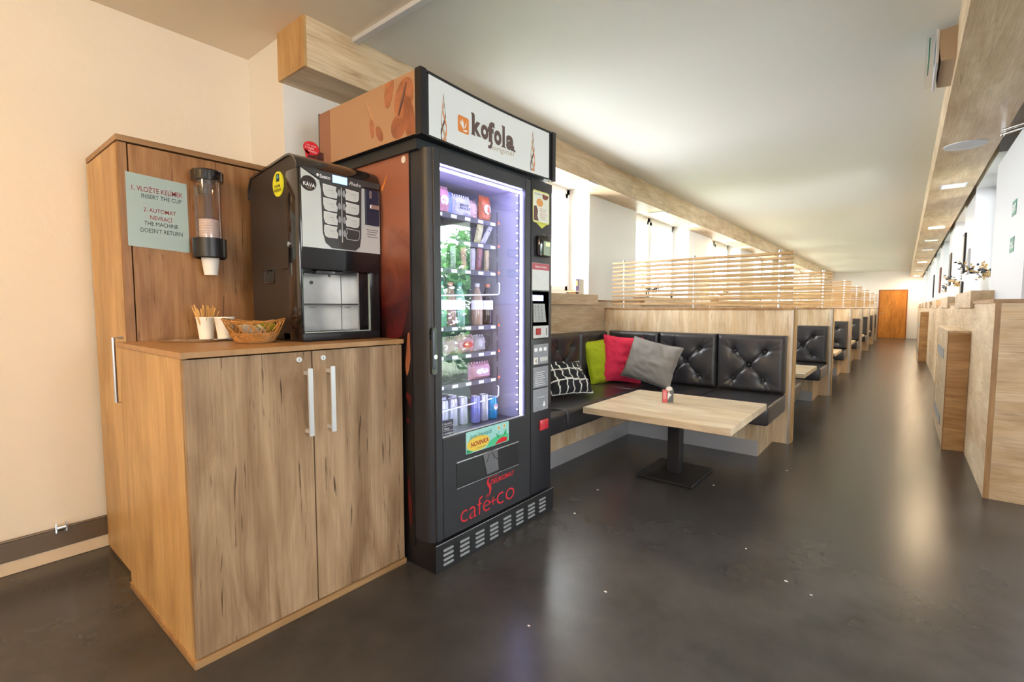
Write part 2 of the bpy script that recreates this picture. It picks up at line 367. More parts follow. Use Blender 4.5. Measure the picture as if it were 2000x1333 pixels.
# far door
d = structure(B().box(-.80, -.765, YF-.03, YF, 0, 1.93).box(.075, .11, YF-.03, YF, 0, 1.93).box(-.80, .11, YF-.03, YF, 1.90, 1.93), 'door_1', mat('far_door_frame', '#8a4a20', .5))
B().box(-.765, .075, YF-.02, YF, 0.004, 1.90).obj('door_leaf', 'doorfar', d)
B().cyl((-.70, YF-.06, 1.0), (-.60, YF-.06, 1.0), .01).cyl((-.70, YF-.06, 1.0), (-.70, YF-.02, 1.0), .01).obj('door_handle', 'chrome', d)
# glazed entrance beside the corner
d = structure(B().box(.80, .86, 4.27, 4.33, 0, 2.32).box(1.58, 1.66, 4.27, 4.33, 0, 2.32).box(2.39, 2.45, 4.27, 4.33, 0, 2.32).box(.86, 2.39, 4.27, 4.33, 2.25, 2.32).box(.86, 2.39, 4.27, 4.33, 0, .08), 'door_2', 'frame')
B().box(.86, 1.58, 4.297, 4.303, .08, 2.25).obj('glass_pane', 'winglass', d); B().box(1.66, 2.39, 4.297, 4.303, .08, 2.25).obj('glass_pane', 'winglass', d)
B().cyl((1.54, 4.22, .9), (1.54, 4.22, 1.3), .012).cyl((1.54, 4.22, .95), (1.54, 4.28, .95), .008).cyl((1.54, 4.22, 1.25), (1.54, 4.28, 1.25), .008).obj('door_handle', 'metal', d, True)
# outside: lawn and two leafy shrubs seen reflected in the vending glass
structure(B().box(-20, 30, 4.9, 40, -.45, -.40).box(.86, 30, 4.41, 4.9, -.45, -.40), 'lawn', 'grass')
def bush(x, y, z0, rr, h, label):
    t = thing('leafy_tree', (x, y, z0), label, 'tree')
    B().cyl((x, y, z0), (x, y, z0+h*.5), .09, .05).obj('trunk', 'bark', t, True)
    b = B()
    for i in range(3200):
        th = random.uniform(0, 2*math.pi); ph = math.acos(random.uniform(-1, 1)); q = rr*random.uniform(.55, 1)
        c = Vector((x+q*math.sin(ph)*math.cos(th), y+q*math.sin(ph)*math.sin(th), z0+h*.6+q*1.1*math.cos(ph)))
        u = Vector((random.gauss(0, 1), random.gauss(0, 1), random.gauss(0, 1))).normalized(); w = u.orthogonal().normalized(); s = random.uniform(.07, .16)
        b.add([c-u*s, c+w*s*.5, c+u*s, c-w*s*.5], [(0, 1, 2, 3)])
    b.obj('crown', 'foliage', t)
bush(4.7, 8.3, -.4, 1.5, 2.9, 'leafy green tree beyond the glazed entrance, nearer one')
bush(7.4, 12.6, -.4, 2.2, 4.4, 'leafy green tree beyond the glazed entrance, farther one')

# ================================================================== LIGHT FITTINGS
def area(x, y, z, size, power, col, rot=(0, 0, 0), shape='DISK'):
    l = bpy.data.lights.new('lamp_light', 'AREA'); l.shape = shape; l.size = size; l.energy = power; l.color = col
    o = bpy.data.objects.new('lamp_light', l); COL.objects.link(o); o.location = (x, y, z); o.rotation_euler = rot; return o
t = thing('pendant_lamp', (-1.35, -1.35, 2.24), 'round frosted pendant lamp of the near room', 'pendant lamp')
B().cyl((-1.35, -1.35, 2.44), (-1.35, -1.35, 2.66), .006).lathe([(.05, 2.67), (.05, 2.65), (.01, 2.63)], -1.35, -1.35, 20).obj('cord', 'white', t, True)
B().ell((-1.35, -1.35, 2.35), .13, .13, .11, 24, 14).obj('globe', mat('globe_lit', (1, .66, .29), .5, emit=74), t, True)
n = 0
def soffit_lamp(x, y, lit, label, group):
    t = thing('recessed_lamp', (x, y, 2.415), label, 'ceiling lamp', group)
    B().box(x-.10, x+.10, y-.10, y+.10, 2.414, 2.421).obj('trim_ring', 'white', t)
    B().box(x-.088, x+.088, y-.088, y+.088, 2.411, 2.4145).obj('diffuser', 'lampon' if lit else 'lampoff', t)
for k, (y, lit) in enumerate([(4.24, 0), (6.1, 0), (7.35, 0), (9.3, 1), (10.5, 0), (12.4, 1), (13.6, 0), (15.5, 1), (18.6, 1), (21.7, 1)]):
    soffit_lamp(-2.50, y, lit, 'square recessed lamp in the left bulkhead, %s along it from the drinks machine' % ['first', 'second', 'third', 'fourth', 'fifth', 'sixth', 'seventh', 'eighth', 'ninth', 'tenth'][k], 'square lamps in the left bulkhead')
for k, (y, lit) in enumerate([(6.6, 0), (9.8, 1), (11.6, 0), (13.4, 0), (16.9, 1), (20.5, 0), (23.9, 1)]):
    soffit_lamp(.335, y, lit, 'square recessed lamp in the right bulkhead, %s along it from the round speaker' % ['first', 'second', 'third', 'fourth', 'fifth', 'sixth', 'seventh'][k], 'square lamps in the right bulkhead')
for x, ys in ((-2.50, (9.3, 12.4, 15.5, 18.6, 21.7)), (.335, (9.8, 16.9, 23.9))):
    for y in ys: area(x, y, 2.40, .16, 12.0, (1, .72, .42), shape='SQUARE')
t = thing('ceiling_speaker', (.307, 5.02, 2.41), 'round white flush speaker grille in the right bulkhead', 'speaker')
B().lathe([(.125, 2.42), (.125, 2.413), (.108, 2.411)], .307, 5.02, 36).obj('rim', 'white', t, True)
B().lathe([(.108, 2.4125), (.05, 2.411), (.001, 2.4105)], .307, 5.02, 36).obj('grille', mat('speaker_grille', '#c9c9c6', .7, bump=.6, bscale=400), t)
t = thing('emergency_light', (.10, 3.60, 2.49), 'grey emergency exit light with a clear green cover on the right bulkhead', 'emergency light')
B().prism([(.155, 2.475), (.155, 2.64), (.085, 2.635), (.085, 2.56), (.095, 2.48)], 'y', 3.42, 3.82).obj('housing', mat('beige_housing', '#b7a48f', .5), t)
B().box(.073, .086, 3.41, 3.83, 2.47, 2.645, .003).obj('frame', 'white', t)
cv = B().box(.035, .073, 3.43, 3.81, 2.485, 2.63).obj('cover', 'glass', t)
B().box(.045, .050, 3.44, 3.62, 2.49, 2.62).obj('pictogram', 'dgreen', t, )
B().box(.0445, .0455, 3.50, 3.53, 2.51, 2.60).box(.0445, .0455, 3.55, 3.60, 2.55, 2.57).obj('arrow', 'inkwhite', t)

# ================================================================== TALL CABINET
t = thing('tall_cabinet', (-2.8, .94, 0), 'tall brown oak cabinet behind the low cabinet, carrying the blue-green notice', 'cabinet')
B().box(-3.06, -2.56, .562, .578, .0, 1.885).box(-3.06, -2.56, 1.307, 1.323, .0, 1.885).box(-3.06, -2.56, .578, 1.307, 0, .03).obj('body', 'side', t)
B().box(-3.065, -2.53, .556, 1.327, 1.888, 1.912, .001).obj('top_board', 'edgeY', t)
B().box(-2.56, -2.54, .562, .592, .0, 1.885).obj('front_edge', 'dkwood', t)
B().box(-2.556, -2.538, .597, 1.323, .0, 1.882).obj('front_board', 'dkwood', t)
dr = B().box(-3.055, -2.562, .556, .562, .02, 1.88).obj('door', 'side', t)
hd = B().tube([(-2.575, .556, 1.075), (-2.575, .522, 1.075), (-2.575, .522, .80), (-2.575, .556, .80)], .007, 8).obj('handle', 'metal', dr)
B().cyl((-2.57, .550, .755), (-2.57, .558, .755), .008).obj('lock', 'metal', dr, True)
# LOW CABINET
t = thing('low_cabinet', (-2.15, .96, 0), 'waist-high oak cabinet with two doors and white bar handles', 'cabinet')
B().box(-2.535, -1.80, .530, .548, .024, 1.036).box(-2.535, -1.80, 1.38, 1.398, .024, 1.036).box(-2.535, -2.52, .548, 1.38, .024, 1.036).obj('side_panel', 'side', t)
B().box(-2.535, -1.772, .524, 1.402, .0, .024, .001).obj('bottom_board', 'edgeY', t)
B().box(-2.535, -1.772, .524, 1.404, 1.038, 1.058, .001).obj('worktop', mat('worktop_oak', '#a87f53', .4, vary=.12, vscale=20), t)
for k, (a, c, hy, ly) in enumerate([(.532, .962, .9355, .911), (.967, 1.397, 1.0285, 1.009)]):
    dr = B().box(-1.798, -1.78, a, c, .028, 1.033, .0008).obj('door', 'doorwood', t)
    B().prism(rrect(hy-.009, hy+.009, .71, .971, .003), 'x', -1.745, -1.738).box(-1.745, -1.78, hy-.006, hy+.006, .72, .735).box(-1.745, -1.78, hy-.006, hy+.006, .945, .96).obj('handle', 'alu', dr, True)
    lk = B().cyl((-1.78, ly, 1.004), (-1.773, ly, 1.004), .010, n=20).obj('lock', 'alu', dr, True)
    B().box(-1.7735, -1.7725, ly-.001, ly+.001, .999, 1.009).obj('keyhole', 'ink', lk)
WT = 1.058
# NOTICE
t = thing('notice', (-2.53, .69, 1.45), 'blue-green laminated notice with red and black instructions on the tall cabinet', 'notice')
B().add([(-2.536, .583, 1.768), (-2.536, .581, 1.462), (-2.536, .806, 1.45), (-2.536, .804, 1.756), (-2.5352, .583, 1.768), (-2.5352, .581, 1.462), (-2.5352, .806, 1.45), (-2.5352, .804, 1.756)],
        [(0, 1, 2, 3), (4, 5, 6, 7), (0, 1, 5, 4), (1, 2, 6, 5), (2, 3, 7, 6), (3, 0, 4, 7)]).obj('sheet', 'notice', t)
X = -2.5345
for body, y0, y1, z0, z1, m_ in [('1. VLOŽTE KELÍMEK', .602, .787, 1.695, 1.722, 'red'), ('INSERT THE CUP', .635, .781, 1.668, 1.686, 'ink'), ('2. AUTOMAT', .640, .758, 1.612, 1.629, 'red'), ('NEVRACÍ', .662, .742, 1.580, 1.603, 'red'),
                                 ('THE MACHINE', .640, .764, 1.555, 1.572, 'ink'), ('DOESN’T RETURN', .626, .780, 1.524, 1.542, 'ink')]:
    text(body, ('x', X), y0, y1, z0, z1, m_, t, bold=.004 if m_ == 'red' else 0, tilt=-.004)
# CUP DISPENSER
cx, cy = -2.470, .866
t = thing('cup_dispenser', (cx, cy, 1.42), 'clear tube cup dispenser with black cap and collar on the tall cabinet', 'cup dispenser')
B().lathe([(.064, 1.770), (.066, 1.808), (.060, 1.815), (.001, 1.816)], cx, cy, 32).obj('cap', 'blackg', t, True)
B().lathe([(.053, 1.50), (.053, 1.775), (.050, 1.775), (.050, 1.50)], cx, cy, 32, False).obj('tube', 'tube', t, True)
B().lathe([(.060, 1.425), (.067, 1.43), (.067, 1.512), (.056, 1.515), (.056, 1.43)], cx, cy, 32, False).box(-2.538, cx-.05, cy-.035, cy+.035, 1.43, 1.51).obj('collar', 'black', t, True)
B().box(-2.538, cx-.05, cy-.02, cy+.02, 1.72, 1.76).obj('bracket', 'black', t)
def cup_mesh(): return B().lathe([(.001, 0), (.027, 0), (.0275, .004), (.0385, .094), (.0405, .096), (.0400, .099), (.0375, .098), (.0265, .007), (.001, .006)], 0, 0, 28, False)
cupme = cup_mesh().mesh('paper_cup', 'cup', Vector((0, 0, 0)), True)
def cup(x, y, z, label, group=None):
    o = bpy.data.objects.new('paper_cup', cupme); COL.objects.link(o); o.location = (x, y, z); ORG[o.name] = Vector((x, y, z)); return tag(o, label, 'cup', group)
cup(cx, cy, 1.350, 'white paper cup sticking out below the black collar of the dispenser', 'cups in the dispenser')
ords = ['lowest', 'second', 'third', 'fourth', 'fifth', 'sixth', 'seventh', 'eighth', 'ninth', 'tenth', 'eleventh', 'twelfth']
for i in range(1, 14):
    z = 1.350+.0085*i+ (.058 if i > 1 else .04)
    cup(cx, cy, 1.350+.0115*i, 'white paper cup stacked inside the clear dispenser tube', 'stacked cups in the tube')
# steel dish, cups, stirrers, basket on the worktop
px_, py_ = -2.385, .775
t = thing('steel_dish', (px_, py_, WT), 'shallow round stainless dish set on the worktop under the paper cups', 'dish')
B().lathe([(.140, WT+.001), (.149, WT+.010), (.145, WT+.013), (.128, WT+.005), (.001, WT+.002)], px_, py_, 48, False).obj('rim', 'chrome', t, True)
cup(-2.405, .815, WT+.003, 'white paper cup filled with wooden stirrers', 'cups on the worktop')
cup(-2.290, .848, WT+.004, 'empty white paper cup between the stirrer cup and the wicker basket', 'cups on the worktop')
for i in range(30):
    a = random.uniform(0, 2*math.pi); q = random.uniform(.006, .020); ln = random.uniform(.135, .150)
    tx = random.uniform(-.10, .10)+.9*math.cos(a)*q; ty = random.uniform(-.10, .10)+.9*math.sin(a)*q
    p0 = Vector((-2.405+math.cos(a)*q*.6, .815+math.sin(a)*q*.6, WT+.012)); lean = Vector((math.cos(a)*q*8, math.sin(a)*q*8, 1)).normalized()
    lean = Vector((math.cos(a)*(.02+q*16)+random.gauss(0, .05), math.sin(a)*(.02+q*16)+random.gauss(0, .05), 1)).normalized(); ln = random.uniform(.118, .152); p1 = p0+lean*ln
    w = Vector((-math.sin(a+1), math.cos(a+1), 0))*.0028; d2 = lean.cross(w).normalized()*.0007
    B().add([p0-w-d2, p0+w-d2, p0+w+d2, p0-w+d2, p1-w-d2, p1+w-d2, p1+w+d2, p1-w+d2], [(0, 3, 2, 1), (4, 5, 6, 7), (0, 1, 5, 4), (1, 2, 6, 5), (2, 3, 7, 6), (3, 0, 4, 7)]).obj('stirrer', 'stick',
        label='thin wooden stirrer standing in the paper cup', cat='stirrer', group='wooden stirrers in the cup')
bx, by = -2.075, .880
t = thing('wicker_basket', (bx, by, WT), 'small boat-shaped wicker basket beside the coffee machine', 'basket')
def bk(th, z):        # basket wall radius at angle and height 0..1
    r = .066+.040*z**.8; ex = 1+.10*z*abs(math.cos(th-.95))**3
    return (bx+r*ex*math.cos(th), by+r*ex*math.sin(th), WT+.006+.078*z*(1+.18*abs(math.cos(th-.95))**2*z))
b = B()
for k in range(11):
    z = k/10*.42
    b.tube([Vector(bk(2*math.pi*i/48, z))+Vector((math.cos(2*math.pi*i/48), math.sin(2*math.pi*i/48), 0))*.0028*(1 if (i+k) % 2 else -1) for i in range(48)], .0028, 5, True)
b.obj('woven_wall', 'wicker', t, True)
b = B()
for k in range(24):
    th = 2*math.pi*k/24
    b.tube([bk(th+.55*s*(zz), zz) for zz in [j/8 for j in range(9)]] if (s := (1 if k % 2 else -1)) else [], .0019, 5)
    b.tube([bk(th-.45*s*zz+.13, zz) for zz in [j/8 for j in range(9)]], .0019, 5)
b.obj('lattice', 'wicker', t, True)
b = B()
for k in range(3): b.tube([Vector(bk(2*math.pi*i/48, 1-.02*k))+Vector((0, 0, .003*math.sin(i*1.3+k*2)))+Vector((math.cos(2*math.pi*i/48), math.sin(2*math.pi*i/48), 0))*.0025*math.sin(i*1.3+k*2.1) for i in range(48)], .0024, 5, True)
b.obj('rim', 'wicker', t, True)
B().lathe([(.001, WT+.001), (.064, WT+.001), (.064, WT+.008), (.001, WT+.008)], bx, by, 24).obj('base', 'wicker', t)
def pillow(w, h, th, n=18, pinch=.07, wr=.0, seed=0, pw=.42):
    vs = []; idx = {}
    for s in (1, -1):
        for i in range(n+1):
            for j in range(n+1):
                u = 2*i/n-1; v = 2*j/n-1
                edge = i in (0, n) or j in (0, n)
                if s == -1 and edge: idx[(s, i, j)] = idx[(1, i, j)]; continue
                t_ = (max(0, 1-u*u)*max(0, 1-v*v))**pw
                x = u*w/2*(1-pinch*(1-v*v)); z = v*h/2*(1-pinch*(1-u*u)); y = s*th/2*t_
                if wr and not edge: y += s*wr*t_**.4*(noise.noise(Vector((u*1.6+seed, v*3.2+seed*.7, s*2)))+.5*noise.noise(Vector((u*5+v*3+seed, v*5, s))))
                if edge and wr: y += wr*.5*noise.noise(Vector((u*2.5+seed, v*2.5, 0)))
                idx[(s, i, j)] = len(vs); vs.append(Vector((x, y, z)))
    fs = []
    for s in (1, -1):
        for i in range(n):
            for j in range(n):
                q = [idx[(s, i, j)], idx[(s, i+1, j)], idx[(s, i+1, j+1)], idx[(s, i, j+1)]]
                fs.append(q if s == 1 else q[::-1])
    return vs, fs
def put(vs, mtx): return [mtx @ v for v in vs]
def sachet(x, y, z, w, h, th, rx, ry, rz, m_, label):
    vs, fs = pillow(w, h, th, 8, .02, .002, x*50)
    mt = Matrix.Translation((x, y, z)) @ Matrix.Rotation(rz, 4, 'Z') @ Matrix.Rotation(ry, 4, 'Y') @ Matrix.Rotation(rx, 4, 'X')
    return B().add(put(vs, mt), fs).obj('sachet', m_, None, True, label=label, cat='sachet', group='sachets in the wicker basket')
sw = mat('sachet_white', '#e6ddca', .6); sy = mat('sachet_green', '#a9a436', .55)
for k in range(4): sachet(bx-.03+.018*k, by-.02+.012*k, WT+.052+.006*(k % 2), .055, .075, .012, R(55), R(12*k), R(30), sw, 'white sugar sachet lying in the wicker basket')
for k in range(3): sachet(bx+.015+.012*k, by+.02+.01*k, WT+.055+.005*k, .055, .075, .012, R(60), R(-10+9*k), R(55), sy, 'yellow-green tea sachet lying in the wicker basket')

# ================================================================== COFFEE MACHINE
FX, Y0, Y1 = -1.93, 1.012, 1.392
t = thing('coffee_machine', (-2.16, 1.2, WT), 'black table-top coffee machine with silver button panel on the low cabinet', 'coffee machine')
prof = [(-2.385, WT+.004), (-2.385, 1.745)]+[(-2.36, 1.79)]+[(-2.03, 1.828)]+arc(-2.005, 1.765, .063, 90, 20, 6)+[(-1.942, 1.745)]
B().prism(prof+[(-1.942, 1.365), (-2.09, 1.365), (-2.09, WT+.004)], 'y', Y0, Y1).obj('body', 'darkpl', t, True, 30)
# curved glossy lid over the top
out = [(-2.392, 1.70), (-2.392, 1.752), (-2.365, 1.800)]+[(-2.03, 1.838)]+arc(-2.005, 1.765, .073, 90, 5, 8)+[(-1.928, 1.772), (-1.94, 1.772)]
inn = arc(-2.005, 1.765, .064, 5, 90, 8)+[(-2.03, 1.829), (-2.362, 1.791), (-2.385, 1.75), (-2.385, 1.70)]
B().prism(out+inn, 'y', Y0-.006, Y1+.006).obj('lid', 'gloss_br', t, True, 30)
B().box(-2.035, FX-.006, Y0-.004, Y0+.010, WT+.004, 1.77, .003).box(-2.035, FX-.006, Y1-.045, Y1+.004, WT+.004, 1.77, .003).obj('front_column', 'blackg', t, True)
B().box(-2.10, FX, Y0, Y1-.002, WT+.003, 1.094, .004).obj('drip_base', 'black', t, True)
B().box(-1.945, FX, Y0+.002, Y1, 1.362, 1.776, .003).obj('fascia', 'blackg', t, True)
X = FX+.001
B().prism([(Y0+.008, 1.453), (1.398, 1.453), (1.398, 1.735), (1.30, 1.742), (1.10, 1.735), (Y0+.008, 1.772)], 'x', FX-.002, X).obj('silver_panel', 'silver', t)
cp = B().prism([(1.02, 1.7755), (1.098, 1.741), (1.106, 1.70), (1.110, 1.52), (1.122, 1.478), (1.150, 1.458), (1.266, 1.457), (1.288, 1.475), (1.296, 1.52), (1.302, 1.735), (1.315, 1.748), (1.398, 1.750), (1.398, 1.7755)], 'x', FX-.001, X+.002).obj('control_panel', 'dark', t)
X2 = X+.0025
ds = B().box(X2-.001, X2+.001, 1.160, 1.230, 1.738, 1.770, .0005).obj('display', 'lcd', t)
text('Saeco', ('x', X2), 1.101, 1.150, 1.746, 1.762, 'inkwhite', t, bold=.02)
text('Phedra', ('x', X2), 1.240, 1.298, 1.742, 1.758, 'inkwhite', t, shear=.4)
B().prism(ellipse(1.092, 1.756, .0055, .0065, 14), 'x', X2-.0005, X2).obj('logo_mark', 'inkwhite', t)
for r_ in range(4):
    zt = 1.722-.057*r_
    for s_ in (0, 1):
        if s_ == 0: pts = [(1.116+.002*r_*.5, zt), (1.176, zt-.003), (1.172, zt-.018), (1.180, zt-.030), (1.176, zt-.048), (1.135, zt-.048), (1.122, zt-.042), (1.117, zt-.025)]
        else: pts = [(1.222, zt-.002), (1.286, zt-.006), (1.285, zt-.035), (1.278, zt-.045), (1.262, zt-.048), (1.224, zt-.046), (1.219, zt-.030), (1.227, zt-.018)]
        c_ = (sum(p[0] for p in pts)/8, sum(p[1] for p in pts)/8)
        o_ = B().prism([(c_[0]+(p[0]-c_[0])*1.06, c_[1]+(p[1]-c_[1])*1.09) for p in pts], 'x', X2-.001, X2).obj('selection_button', 'inkwhite', t)
        B().prism(pts, 'x', X2, X2+.0015).obj('button_face', 'dark' if (r_ == 3 and s_) else 'btn', o_)
        if not (r_ == 3 and s_):
            q = 1.128 if s_ == 0 else 1.236
            B().box(X2+.0015, X2+.0019, q+.012, q+.034, zt-.022, zt-.0195).box(X2+.0015, X2+.0019, q+.024, q+.036, zt-.034, zt-.032).obj('print_mark', 'grille', o_)
        q = 1.189 if s_ == 0 else 1.211
        B().prism(ellipse(q, zt-.024, .0065, .015, 16), 'x', X2, X2+.0025).obj('push_key', 'grille', t)
B().box(X2, X2+.002, 1.1985, 1.2015, 1.487, 1.722).obj('centre_bar', 'silver', t)
cn = B().box(X, X+.010, 1.318, 1.390, 1.580, 1.740, .002).obj('coin_unit', 'blue', t)
B().prism(rrect(1.338, 1.349, 1.70, 1.733, .005), 'x', X+.010, X+.0115).obj('coin_slot', 'metal', cn)
B().box(X+.0115, X+.012, 1.3425, 1.345, 1.705, 1.728).obj('slot_gap', 'ink', cn)
B().box(X+.010, X+.018, 1.338, 1.386, 1.652, 1.672, .002).obj('return_lever', 'metal', cn)
B().box(X+.010, X+.011, 1.358, 1.362, 1.60, 1.628).obj('keyhole', 'ink', cn)
for k, z in enumerate((1.558, 1.548, 1.537, 1.526)): B().box(X+.0003, X+.0008, 1.326+.004*(k % 2), 1.388-.005*(k % 3), z, z+.0025).obj('print_line', 'dark', t)
kv = B().prism(ellipse(1.052, 1.714, .034, .031), 'x', X+.0002, X+.0012).obj('round_sticker', mat('coffee_sticker', '#2a1a14', .4, vary=.8, vscale=60), t)
text('KÁVA', ('x', X+.0018), 1.028, 1.080, 1.703, 1.722, 'inkwhite', kv, bold=.02, tilt=-.004)
text('TO GO', ('x', X+.0018), 1.042, 1.063, 1.690, 1.699, 'ktan', kv)
# dispensing bay: steel back, shelf, glass door
B().box(-2.088, -2.082, Y0+.012, 1.282, 1.096, 1.350).obj('steel_back', 'steel', t)
B().cyl((-2.082, 1.135, 1.315), (-2.079, 1.135, 1.315), .008).obj('bolt', 'dark', t)
B().box(-2.08, -1.945, 1.284, 1.290, 1.096, 1.360).obj('steel_side', 'steel', t)
B().box(-2.08, -1.942, Y0+.012, 1.283, 1.214, 1.219).box(-1.946, -1.942, 1.05, 1.075, 1.200, 1.202).box(-1.946, -1.942, 1.215, 1.24, 1.200, 1.202).obj('cup_shelf', 'dark', t)
B().box(-2.06, -1.950, 1.09, 1.215, 1.345, 1.366, .004).box(-1.965, -1.955, 1.15, 1.155, 1.335, 1.345).obj('spout', 'blackg', t, True)
B().box(-2.092, -2.03, Y0, Y0+.008, WT+.004, 1.368).obj('side_cheek', 'darkpl', t)
B().box(FX-.010, FX-.006, Y0+.010, 1.340, 1.097, 1.358).obj('glass_door', 'glass', t)
B().box(FX-.012, FX-.004, 1.336, 1.342, 1.097, 1.358).box(FX-.012, FX-.004, Y0+.01, 1.342, 1.095, 1.099).obj('door_rail', mat('pale_rail', '#9aa39c', .3), t)
Y = Y0
bd = B().prism(ellipse(-2.100, 1.728, .047, .053), 'y', Y-.0045, Y-.0005).obj('oval_badge', 'yellow', t)
B().box(-2.112, -2.086, Y-.0052, Y-.0046, 1.738, 1.770).obj('badge_picture', mat('badge_dark', '#15343a', .5), bd)
B().prism(ellipse(-2.098, 1.758, .008, .008, 14), 'y', Y-.0058, Y-.0053).obj('badge_dot', mat('badge_blue', '#5fa8c4', .5), bd)
text('FANDÍME', ('y-', Y-.0055), -2.128, -2.078, 1.714, 1.728, 'ink', bd, bold=.01)
text('FAIRTRADE', ('y-', Y-.0055), -2.133, -2.070, 1.695, 1.709, 'ink', bd, bold=.01)
B().cyl((-2.017, Y-.008, 1.468), (-2.017, Y, 1.468), .011, n=18).cyl((-2.017, Y-.010, 1.468), (-2.017, Y-.008, 1.468), .007).obj('lock', 'chrome', t, True)
B().box(-2.268, -2.165, Y-.003, Y+.001, 1.308, 1.368, .004).obj('side_grip', 'blackg', t, True)
B().box(-2.255, -2.178, Y-.0036, Y-.0028, 1.318, 1.352).obj('grip_recess', 'ink', t)
for (cx_, cy_) in ((-2.36, 1.05), (-2.36, 1.35), (-1.96, 1.05), (-1.96, 1.35)): B().cyl((cx_, cy_, WT), (cx_, cy_, WT+.006), .015).obj('foot', 'black', t)
# card on top of the machine
t = thing('advert_card', (-2.18, 1.21, 1.836), 'small picture card with a red speech bubble standing on top of the coffee machine', 'card')
pic = mat('coffee_picture', '#4a2320', .35, vary=.9, vscale=70)
B().prism([(1.150, 1.838), (1.268, 1.833), (1.268, 1.935), (1.225, 1.936), (1.190, 1.915), (1.165, 1.880), (1.150, 1.880)], 'x', -2.180, -2.178).obj('card', pic, t)
bb = B().prism(ellipse(1.206, 1.942, .040, .031), 'x', -2.177, -2.1755).obj('speech_bubble', 'redbright', t)
B().prism([(1.172, 1.935), (1.196, 1.920), (1.180, 1.890)], 'x', -2.177, -2.1755).obj('bubble_tip', 'redbright', bb)
text('TEN, KTERÝ', ('x', -2.1748), 1.180, 1.232, 1.951, 1.959, 'inkwhite', bb, tilt=-.003)
text('SI VYBERE', ('x', -2.1748), 1.174, 1.218, 1.939, 1.947, 'inkwhite', bb, tilt=-.003)
text('VÝHODU', ('x', -2.1748), 1.190, 1.232, 1.925, 1.935, 'inkwhite', bb, tilt=-.003)
B().box(-2.215, -2.18, 1.150, 1.262, 1.831, 1.838).obj('stand', 'cream', t)

# ================================================================== VENDING MACHINE
V = thing('vending_machine', (-2.0, 1.88, 0), 'tall black snack and drinks vending machine with lit glass front', 'vending machine')
XF = -1.60; ya, yb = 1.415, 2.345
B().box(-2.38, -1.725, ya, ya+.03, .10, 1.885).box(-2.38, -1.66, yb-.03, yb, .10, 1.885).box(-2.38, -2.35, ya+.03, yb-.03, .10, 1.885).box(-2.35, -1.70, ya+.03, yb-.03, 1.85, 1.885).box(-2.35, -1.70, ya+.03, yb-.03, .10, .135).obj('body', 'vend', V)
B().box(-2.378, -1.727, ya-.003, ya, .09, 1.887).obj('shaded_side_print', 'mural', V)
B().box(-1.729, -1.724, ya-.0035, ya+.002, .09, 1.89).obj('edge_gap', 'black', V)
B().prism(ellipse(-1.765, 1.862, .014, .016, 20), 'y', ya-.0042, ya-.003).obj('round_label', 'cream', V)
for (cxx, cz, w_, h_, tl, m_) in [(-2.02, .86, .05, .02, 60, 'redwater'), (-1.86, .98, .045, .16, 10, 'redwater'), (-1.80, 1.15, .04, .10, -25, 'redwater'), (-1.752, .99, .015, .10, -5, 'beandark'), (-1.75, .78, .014, .035, 20, 'redwater'), (-1.755, .30, .011, .12, 3, 'redwater'), (-1.76, .68, .014, .012, -60, 'redwater'), (-1.87, 1.74, .022, .045, -28, 'korange')]:
    a_ = R(tl); pts = []
    for i in range(24):
        th = 2*math.pi*i/24; u = w_*math.cos(th)*(1+.25*math.sin(3*th+cz*9)); v = h_*math.sin(th)
        pts.append((cxx+u*math.cos(a_)-v*math.sin(a_), cz+u*math.sin(a_)+v*math.cos(a_)))
    if m_ == 'korange': pts = [(-1.935, 1.760), (-1.915, 1.775), (-1.885, 1.820), (-1.90, 1.78), (-1.925, 1.745)]
    B().prism(pts, 'y', ya-.0040, ya-.0029).obj('printed_shape', m_, V)
# rounded corner post of the door
pr = [(-1.722, ya+.004)]+[(XF-.045+.045*math.sin(R(a_)), ya+.055-.052*math.cos(R(a_))) for a_ in range(0, 91, 10)]+[(XF, 1.444), (XF, 1.446), (-1.66, 1.446), (-1.722, ya+.03)]
pr = [(-1.722, ya)]+[(-1.655+.052*math.sin(R(a_)), ya+.052-.052*math.cos(R(a_))) for a_ in range(0, 91, 9)]+[(-1.603, 1.444+.025), (-1.66, 1.469), (-1.722, ya+.03)]
B().prism(pr, 'z', .132, 1.892).obj('corner_post', 'vend', V, True, 40)
# door frame
d = B()
d.box(-1.65, XF, 1.440, 1.480, .135, 1.892, .003).box(-1.65, XF, 1.480, 2.095, 1.832, 1.892, .003).box(-1.65, XF, 1.480, 2.142, .135, .606, .003).box(-1.65, XF, 2.095, 2.142, .600, 1.892, .003)
d.obj('door', 'vend', V)
B().box(-1.69, XF+.001, 2.146, 2.345, .135, 1.905, .004).obj('payment_column', 'vend', V, True)
B().box(XF-.001, XF+.0006, 1.4815, 1.484, .135, .606).box(XF-.001, XF+.0006, 1.455, 2.142, .6065, .609).obj('seam', 'ink', V)
B().box(-1.625, -1.618, 1.480, 2.095, .606, 1.832).obj('glass_pane', 'vglass', V)
B().box(-1.632, -1.622, 2.087, 2.093, .612, 1.828).obj('led_strip', 'led', V)
B().box(-1.640, -1.628, 1.483, 2.09, 1.816, 1.824).obj('led_strip', 'led', V)
B().box(-1.615, -1.605, 1.480, 2.095, .600, .612).obj('glass_sill', 'alu', V)
B().box(-1.645, -1.635, 1.484, 1.490, .62, 1.82).obj('led_strip', 'led', V)  # unseen strip added behind the left stile to light the goods
